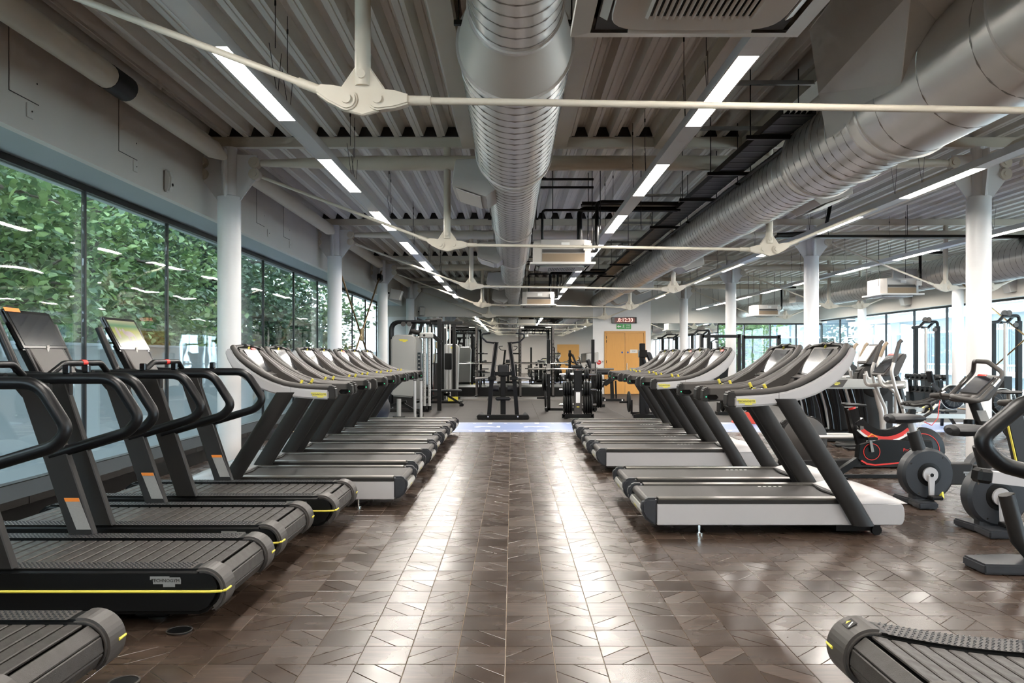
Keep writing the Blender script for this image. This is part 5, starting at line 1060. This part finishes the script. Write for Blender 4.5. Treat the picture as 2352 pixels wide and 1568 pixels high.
# power racks on the plinth line
def power_rack(lb):
    t = thing('power_rack', lb, 'power rack')
    hm = MB().cyl((0, -.051, 0), (0, -.048, 0), .018, n=8).mesh('hole', 'black_gloss')
    for s in (-1, 1):
        for y in (0, .62):
            po = MB().b2(s*.56-.035, s*.56+.035, y-.05, y+.05, .006, 2.45).build('upright', 'charcoal_mid' if y == 0 else 'black_paint', t, bevel=.004)
            if y == 0:
                for k in range(14): link('hole', hm, po, (s*.56, 0, .5+k*.11))
        MB().b2(s*.56-.03, s*.56+.03, -.6, .7, .006, .07).build('floor_runner', 'black_paint', t); MB().b2(s*.56-.03, s*.56+.03, .0, .62, 2.38, 2.44).build('side_tie', 'black_paint', t)
        MB().cyl((s*.56, .0, .9), (s*.86, .0, .9), .022, n=8).cyl((s*.56, .0, 1.5), (s*.82, .0, 1.5), .022, n=8).build('storage_peg', 'black_paint', t)
    MB().tube(fillet([(-.56, -.0, 2.1), (-.56, 0, 2.42), (.56, 0, 2.42), (.56, 0, 2.1)], .15), .04, 8).build('front_arch', 'black_paint', t); MB().b2(-.56, .56, .58, .66, 2.36, 2.44).build('rear_tie', 'black_paint', t)
    for x in (-.3, 0, .3): MB().tube(fillet([(x-.05, -.02, 2.38), (x-.05, -.02, 2.28), (x+.05, -.02, 2.28), (x+.05, -.02, 2.38)], .03), .012, 6).build('grip', 'black_paint', t)
    MB().b2(-.56, -.44, -.052, -.042, 2.36, 2.42).b2(.3, .5, -.052, -.042, 2.38, 2.41).build('label', 'white_print', t)
    return t
p0 = power_rack('black power rack with pull-up arch in front of the mirror, on the door side'); p0.location = (.85, 27.55, 0); p0['group'] = 'power racks'
dup(p0, (-1.78, 27.55, 0), 0, 'black power rack with pull-up arch in front of the mirror, next to the cable towers')
for nx, nm in ((.85, 'door side'), (-1.78, 'cable tower side')):
    t = thing('barbell', 'barbell racked in the power rack on the '+nm, 'barbell', (nx, 27.45, 1.15)); MB().cyl((-.66, 0, 0), (.66, 0, 0), .015, n=10).build('shaft', 'chrome', t); MB().cyl((-1.08, 0, 0), (-.66, 0, 0), .025, n=10).cyl((.66, 0, 0), (1.08, 0, 0), .025, n=10).build('sleeve', 'rail_metal', t)
    plates('rubber plate on the power rack, '+nm, 'plates on the power racks', [(nx-.70, 27.55, .9, .225, .06), (nx+.68, 27.55, .9, .225, .06), (nx+.75, 27.55, .9, .225, .06)] if nx > 0 else [(nx+.68, 27.55, .5, .225, .06)])
    t = thing('lifting_platform', 'low grey lifting platform by the power rack, '+nm, 'platform', (nx, 26.1, 0)); MB().b2(-1.0, 1.0, -.75, .6, .004, .05).build('deck', 'charcoal_mid', t); MB().b2(-1.0, 1.0, -.80, -.75, .004, .05).build('front_edge', 'rail_metal', t)
# grey selector tower with black tube frame
t = thing('cable_tower', 'grey selector tower with yellow badge and black tube arch', 'strength machine', (-2.70, 20.3, 0))
MB().prism([(-.36,.50),(-.33,.40),(.20,.36),(.26,.5),(.28,1.85),(.20,1.95),(-.26,1.95),(-.36,1.86)], -.10, .06).build('shroud', 'machine_grey', t, bevel=.035, seg=3)
MB().prism([(.22,.3),(.40,.3),(.42,1.82),(.34,1.92),(.22,1.9)], -.04, .16).build('side_shroud', 'rail_metal', t, bevel=.03); MB().b2(.31, .39, -.05, -.04, 1.05, 1.5).build('pin_panel', 'black_gloss', t)
for k in range(4): MB().cyl((.35, -.056, 1.13+k*.1), (.35, -.05, 1.13+k*.1), .022, n=12).build('pin_label', 'rail_metal', t)
o = MB().prism(badge_poly(.22, .07), -.001, .001, 'z').build('logo_badge', 'yellow', t); o.location = (-.04, -.102, 1.80); o.rotation_euler = FACE['-y']
for y in (.0, .35): MB().tube(fillet([(-.38, y, .1), (-.38, y, 2.28), (.62, y, 2.28)], .22), .04, 10).build('tube_arch', 'black_tube', t)
MB().bar((.0, .15, 1.7), (.22, .15, 2.28), .06, .08).bar((.28, .15, 1.7), (.40, .15, 2.25), .06, .08).build('roof_strut', 'black_paint', t); MB().cyl((.12, .1, 2.05), (.34, .1, 2.0), .06, n=12).build('cylinder', 'charcoal', t)
for x in (-.05, .1): MB().cyl((x, -.06, 2.22), (x, -.02, 2.22), .06, n=16).build('pulley', 'charcoal_mid', t)
MB().b2(-.4, .6, -.1, .5, .004, .08).build('base', 'charcoal', t, bevel=.01); MB().b2(-.30, .2, -.05, .3, .08, .40).build('stack_cover', 'charcoal', t)
for x in (.50, .62):
    po = MB().cyl((x, -.12, .12), (x, -.12, 2.15), .035, n=14).build('guide_post', 'silver_tube', t)
    for k in range(16): MB().cyl((x, -.158, .4+k*.1), (x, -.152, .4+k*.1), .008, n=6).build('hole', 'dark_rail', po)
    MB().cyl((x, -.12, .06), (x, -.12, .16), .055, n=14).build('post_foot', 'black_paint', t)
MB().b2(.38, .72, -.22, -.04, 1.86, 2.0).build('pulley_carriage', 'machine_grey', t, bevel=.02); MB().cyl((.5, -.225, 1.93), (.5, -.22, 1.93), .03).build('carriage_bolt', 'dark_rail', t); MB().bar((.68, -.1, 1.95), (.92, -.1, 1.75), .06, .1).build('carriage_arm', 'black_paint', t)
MB().tube([(.50, .1, 2.30), (.86, .1, 2.34)], .05, 8).b2(.8, .9, .05, .15, .02, 2.35).build('black_post', 'black_paint', t)
MB().tube([(.78, -.08, 1.6), (.74, -.08, 1.0)], .01, 6).cyl((.74, -.08, .95), (.74, -.08, 1.25), .025, n=8).build('rope_handle', 'black_paint', t)
# second tower behind
t = thing('cable_tower', 'dual pulley column frame behind the grey tower', 'strength machine', (-2.15, 24.2, 0))
for x in (-.3, .05, .4): MB().b2(x-.05, x+.05, -.05, .05, .02, 2.42).build('post', 'black_paint', t, bevel=.006)
MB().b2(-.45, .65, -.06, .06, 2.36, 2.46).build('top_bar', 'black_paint', t, bevel=.01); MB().b2(-.45, .65, -.4, .4, .004, .07).build('base', 'black_paint', t)
for x in (.18, .28): MB().cyl((x, -.05, .1), (x, -.05, 2.36), .022, n=10).build('guide_rod', 'silver_tube', t)
MB().b2(-.22, -.05, -.04, .2, .1, 1.2).build('weight_stack', 'charcoal', t); MB().b2(.12, .34, -.12, .0, 1.0, 1.5).build('carriage', 'black_paint', t, bevel=.02); MB().cyl((0, -.08, 2.5), (0, -.02, 2.5), .06, n=14).build('pulley', 'charcoal_mid', t)
for x in (.25, .4): MB().b2(x, x+.14, -.42, -.3, .07, .2).build('yellow_stop', 'yellow', t)
t = thing('selector_tower', 'pale blue-grey selector tower by the far power rack', 'strength machine', (-1.95, 25.8, 0)); MB().prism([(-.28,.3),(.22,.3),(.26,1.7),(.18,1.8),(-.2,1.8),(-.28,1.7)], -.1, .1).build('shroud', 'machine_grey', t, bevel=.03); o = MB().prism(badge_poly(.16, .05), -.001, .001, 'z').build('logo_badge', 'yellow', t); o.location = (0, -.102, 1.68); o.rotation_euler = FACE['-y']; MB().b2(-.3, .3, -.3, .3, .004, .1).build('base', 'charcoal', t); MB().b2(-.2, .2, -.08, .08, .1, .31).build('pedestal', 'charcoal', t)
# benches
def bench(lb, incline):
    t = thing('weight_bench', lb, 'bench')
    MB().box((-.55, 0, .44), (.42, .28, .07)).build('seat', 'upholstery', t, bevel=.02)
    if incline: MB().bar((-.25, 0, .46), (.35, 0, 1.0), .28, .07).build('backrest', 'upholstery', t, bevel=.02)
    else: MB().box((.15, 0, .44), (.95, .28, .07)).build('backrest', 'upholstery', t, bevel=.02)
    MB().bar((-.75, 0, .08), (.3, 0, .36), .06, .06).bar((.62, 0, .06), (.1, 0, .38), .06, .06).build('frame', 'black_paint', t); MB().b2(-.80, -.70, -.25, .25, .004, .07).b2(.58, .68, -.22, .22, .004, .07).build('foot_bar', 'black_paint', t); MB().cyl((.66, -.26, .05), (.66, -.22, .05), .045, n=12).build('wheel', 'black_paint', t)
    return t
b_ = bench('flat black weight bench on the rubber floor beside the dual pulley frame', False); b_.location = (-2.05, 22.6, 0)
b_ = bench('black incline bench in front of the grey selector tower', True); b_.location = (-2.75, 18.6, 0); b_.rotation_euler = (0, 0, 0)
t = thing('dip_stand', 'pair of short chrome posts on a floor plate by the farthest treadmill', 'strength machine', (-2.12, 17.9, 0))
for x in (-.05, .09): MB().cyl((x, 0, .02), (x, 0, .86), .032, n=12).build('chrome_post', 'silver_tube', t); MB().cyl((x, 0, .86), (x, 0, .88), .036, n=12).build('post_cap', 'charcoal', t)
MB().b2(-.3, .3, -.2, .2, .004, .03).build('floor_plate', 'rail_metal', t); MB().cyl((-.42, .1, .004), (-.42, .1, .06), .14, n=18).build('step_disc', 'charcoal', t); MB().cyl((-.42, .1, .05), (-.42, .1, .45), .05, n=12).build('step_post', 'machine_grey', t)
t = thing('exercise_ball', 'large dark ball tucked behind the farthest treadmill', 'ball', (-2.85, 16.6, 0)); MB().lathe([(.33*math.sin(PI*k/12), .33-.33*math.cos(PI*k/12)) for k in range(13)], (0, 0, .006), n=24).build('ball', 'upholstery', t)
# machines by the door
t = thing('hyperextension_bench', 'black support bench on a crossfoot in front of the oak door', 'strength machine', (3.08, 24.6, 0))
MB().b2(-.32, .35, -.2, -.1, .03, .11).b2(-.5, -.2, .2, .3, .03, .11).build('foot_bar', 'black_paint', t, bevel=.008); MB().bar((.0, 0, .1), (-.02, 0, .7), .08, .1).bar((.12, 0, .1), (.1, 0, .65), .04, .05).build('post', 'black_paint', t); MB().bar((-.25, 0, .55), (.2, 0, .85), .3, .14).build('pad_frame', 'black_paint', t, bevel=.01); MB().cyl((-.5, -.15, .92), (-.1, -.15, .92), .08, n=16).build('roller_pad', 'upholstery', t)
MB().bar((-.2, 0, .7), (-.3, 0, .45), .05, .05).build('lever', 'black_paint', t)
for x in (-.25, .28): MB().b2(x-.02, x+.02, -.204, -.2, .05, .09).build('label', 'white_print', t)
t = thing('press_machine', 'black plate-loaded press with angled pads beside the farthest treadmills', 'strength machine', (2.98, 18.2, 0))
MB().prism([(-.22,.004),(.5,.004),(.5,.08),(-.1,.11),(-.22,.09)], -.05, .05).b2(-.15, .55, .6, .7, .01, .1).build('base', 'black_paint', t, bevel=.01); MB().b2(-.08, .04, -.05, .07, .08, 1.7).build('post', 'black_paint', t, bevel=.008); MB().b2(-.1, .08, -.08, .1, 1.38, 1.55).build('pivot', 'black_gloss', t, bevel=.01)
MB().prism([(.04,1.5),(.16,1.5),(.36,1.0),(.30,.92)], -.08, .08).build('angled_pad', 'upholstery', t, bevel=.02); MB().tube(fillet([(.0, -.1, 1.35), (.08, -.1, 1.1), (.42, -.1, .98)], .1), .03, 8).build('lever_arm', 'black_tube', t); MB().cyl((-.32, -.08, 1.12), (-.05, -.08, 1.12), .028, n=10).build('plate_horn', 'rail_metal', t)
MB().bar((.1, 0, .1), (-.02, 0, .9), .08, .1).build('brace', 'black_paint', t); MB().cyl((-.5, .3, .35), (-.2, .3, .35), .025, n=8).build('plate_peg', 'black_paint', t); MB().b2(-.24, -.2, .26, .34, .08, .4).build('peg_post', 'black_paint', t)
o = plate(None, 0, 0, 0, .24, .05).build('weight_plate', 'plate_rubber', loc=(2.98-.28, 18.5, .36)); tag(o, 'lone rubber plate on the press machine peg', 'weight plate')
t = thing('preacher_bench', 'black bench frame with tilted pad before the mirror and plate tree', 'bench', (2.25, 22.0, 0)); MB().b2(-.3, .3, -.05, .05, .01, .09).build('foot_bar', 'black_paint', t); MB().bar((0, 0, .08), (-.05, 0, 1.0), .08, .08).build('post', 'black_paint', t); MB().bar((-.18, 0, 1.32), (.0, 0, .95), .3, .1).build('pad', 'upholstery', t, bevel=.02)
t = thing('wall_monitor', 'grey wall-mounted monitor box beside the end mirror', 'monitor', (2.95, 28.5, 1.35)); MB().prism([(-.3,-.2),(.12,-.15),(.12,.2),(-.3,.15)], -.1, .1).build('cabinet', 'machine_grey', t, bevel=.02); MB().b2(-.02, .04, -.02, .02, -1.34, -.16).build('stand', 'dark_rail', t)
t = thing('training_bag', 'red training bag leaning at the foot of the power rack', 'training bag', (-2.52, 26.9, .01)); MB().lathe([(.0, 0), (.11, .01), (.13, .15), (.12, .55), (.08, .72), (0, .75)], (0, 0, 0), n=16).build('bag', 'kettle_red', t); MB().tube([(-.05, 0, .7), (0, 0, .84), (.05, 0, .7)], .012, 6).build('strap', 'black_paint', t)
t = thing('red_step', 'small red wedge step behind the bike-side treadmills', 'step', (4.9, 16.8, 0)); MB().prism([(-.25,.006),(.3,.006),(.3,.14),(-.05,.26)], -.25, .25).build('wedge', 'kettle_red', t, bevel=.01); MB().prism([(-.07,.262),(.3,.142),(.3,.15),(-.05,.275)], -.24, .24).build('grip_top', 'black_paint', t)
# plate rack behind the bike-side row
t = thing('plate_toaster', 'low black rack of upright plates by the middle column', 'plate rack', (5.5, 19.2, 0)); MB().b2(-.6, .6, -.15, .15, .004, .08).build('base', 'black_paint', t)
for k in range(6): MB().b2(-.55+k*.2-.01, -.55+k*.2+.01, -.14, .14, .08, .3).build('divider', 'black_paint', t)
for k in range(5): o = plate(None, 0, 0, 0, .2, .06).build('weight_plate', 'plate_rubber', loc=(5.05+k*.2, 19.2, .285)); tag(o, 'rubber plate in the low rack by the middle column, '+('first', 'second', 'third', 'fourth', 'fifth')[k]+' slot from the aisle', 'weight plate', 'plates in the low rack')
for k, (x, y) in enumerate(((5.6, 21.5), (7.0, 22.5))):
    t = thing('functional_rig', ('black rig post frame beyond the bike-side treadmills', 'black rig post frame past the middle columns')[k], 'strength machine', (x, y, 0))
    for q in (-.5, .5): MB().b2(q-.04, q+.04, -.04, .04, .05, 2.0).b2(q-.05, q+.05, -.5, .5, .004, .07).build('post', 'black_paint', t)
    MB().b2(-.5, .5, -.04, .04, 1.9, 1.98).build('top_bar', 'black_paint', t); MB().box((.0, -.05, .9), (.35, .12, .5), (.3, 0, 0)).build('back_pad', 'upholstery', t, bevel=.03); MB().b2(-.2, .2, -.5, -.1, .45, .53).build('seat', 'upholstery', t, bevel=.03); MB().b2(-.05, .05, -.35, -.25, .06, .46).build('seat_post', 'black_paint', t); MB().b2(-.45, .45, -.03, .03, .5, .56).b2(-.04, .04, -.3, .0, .36, .42).build('tie', 'black_paint', t)
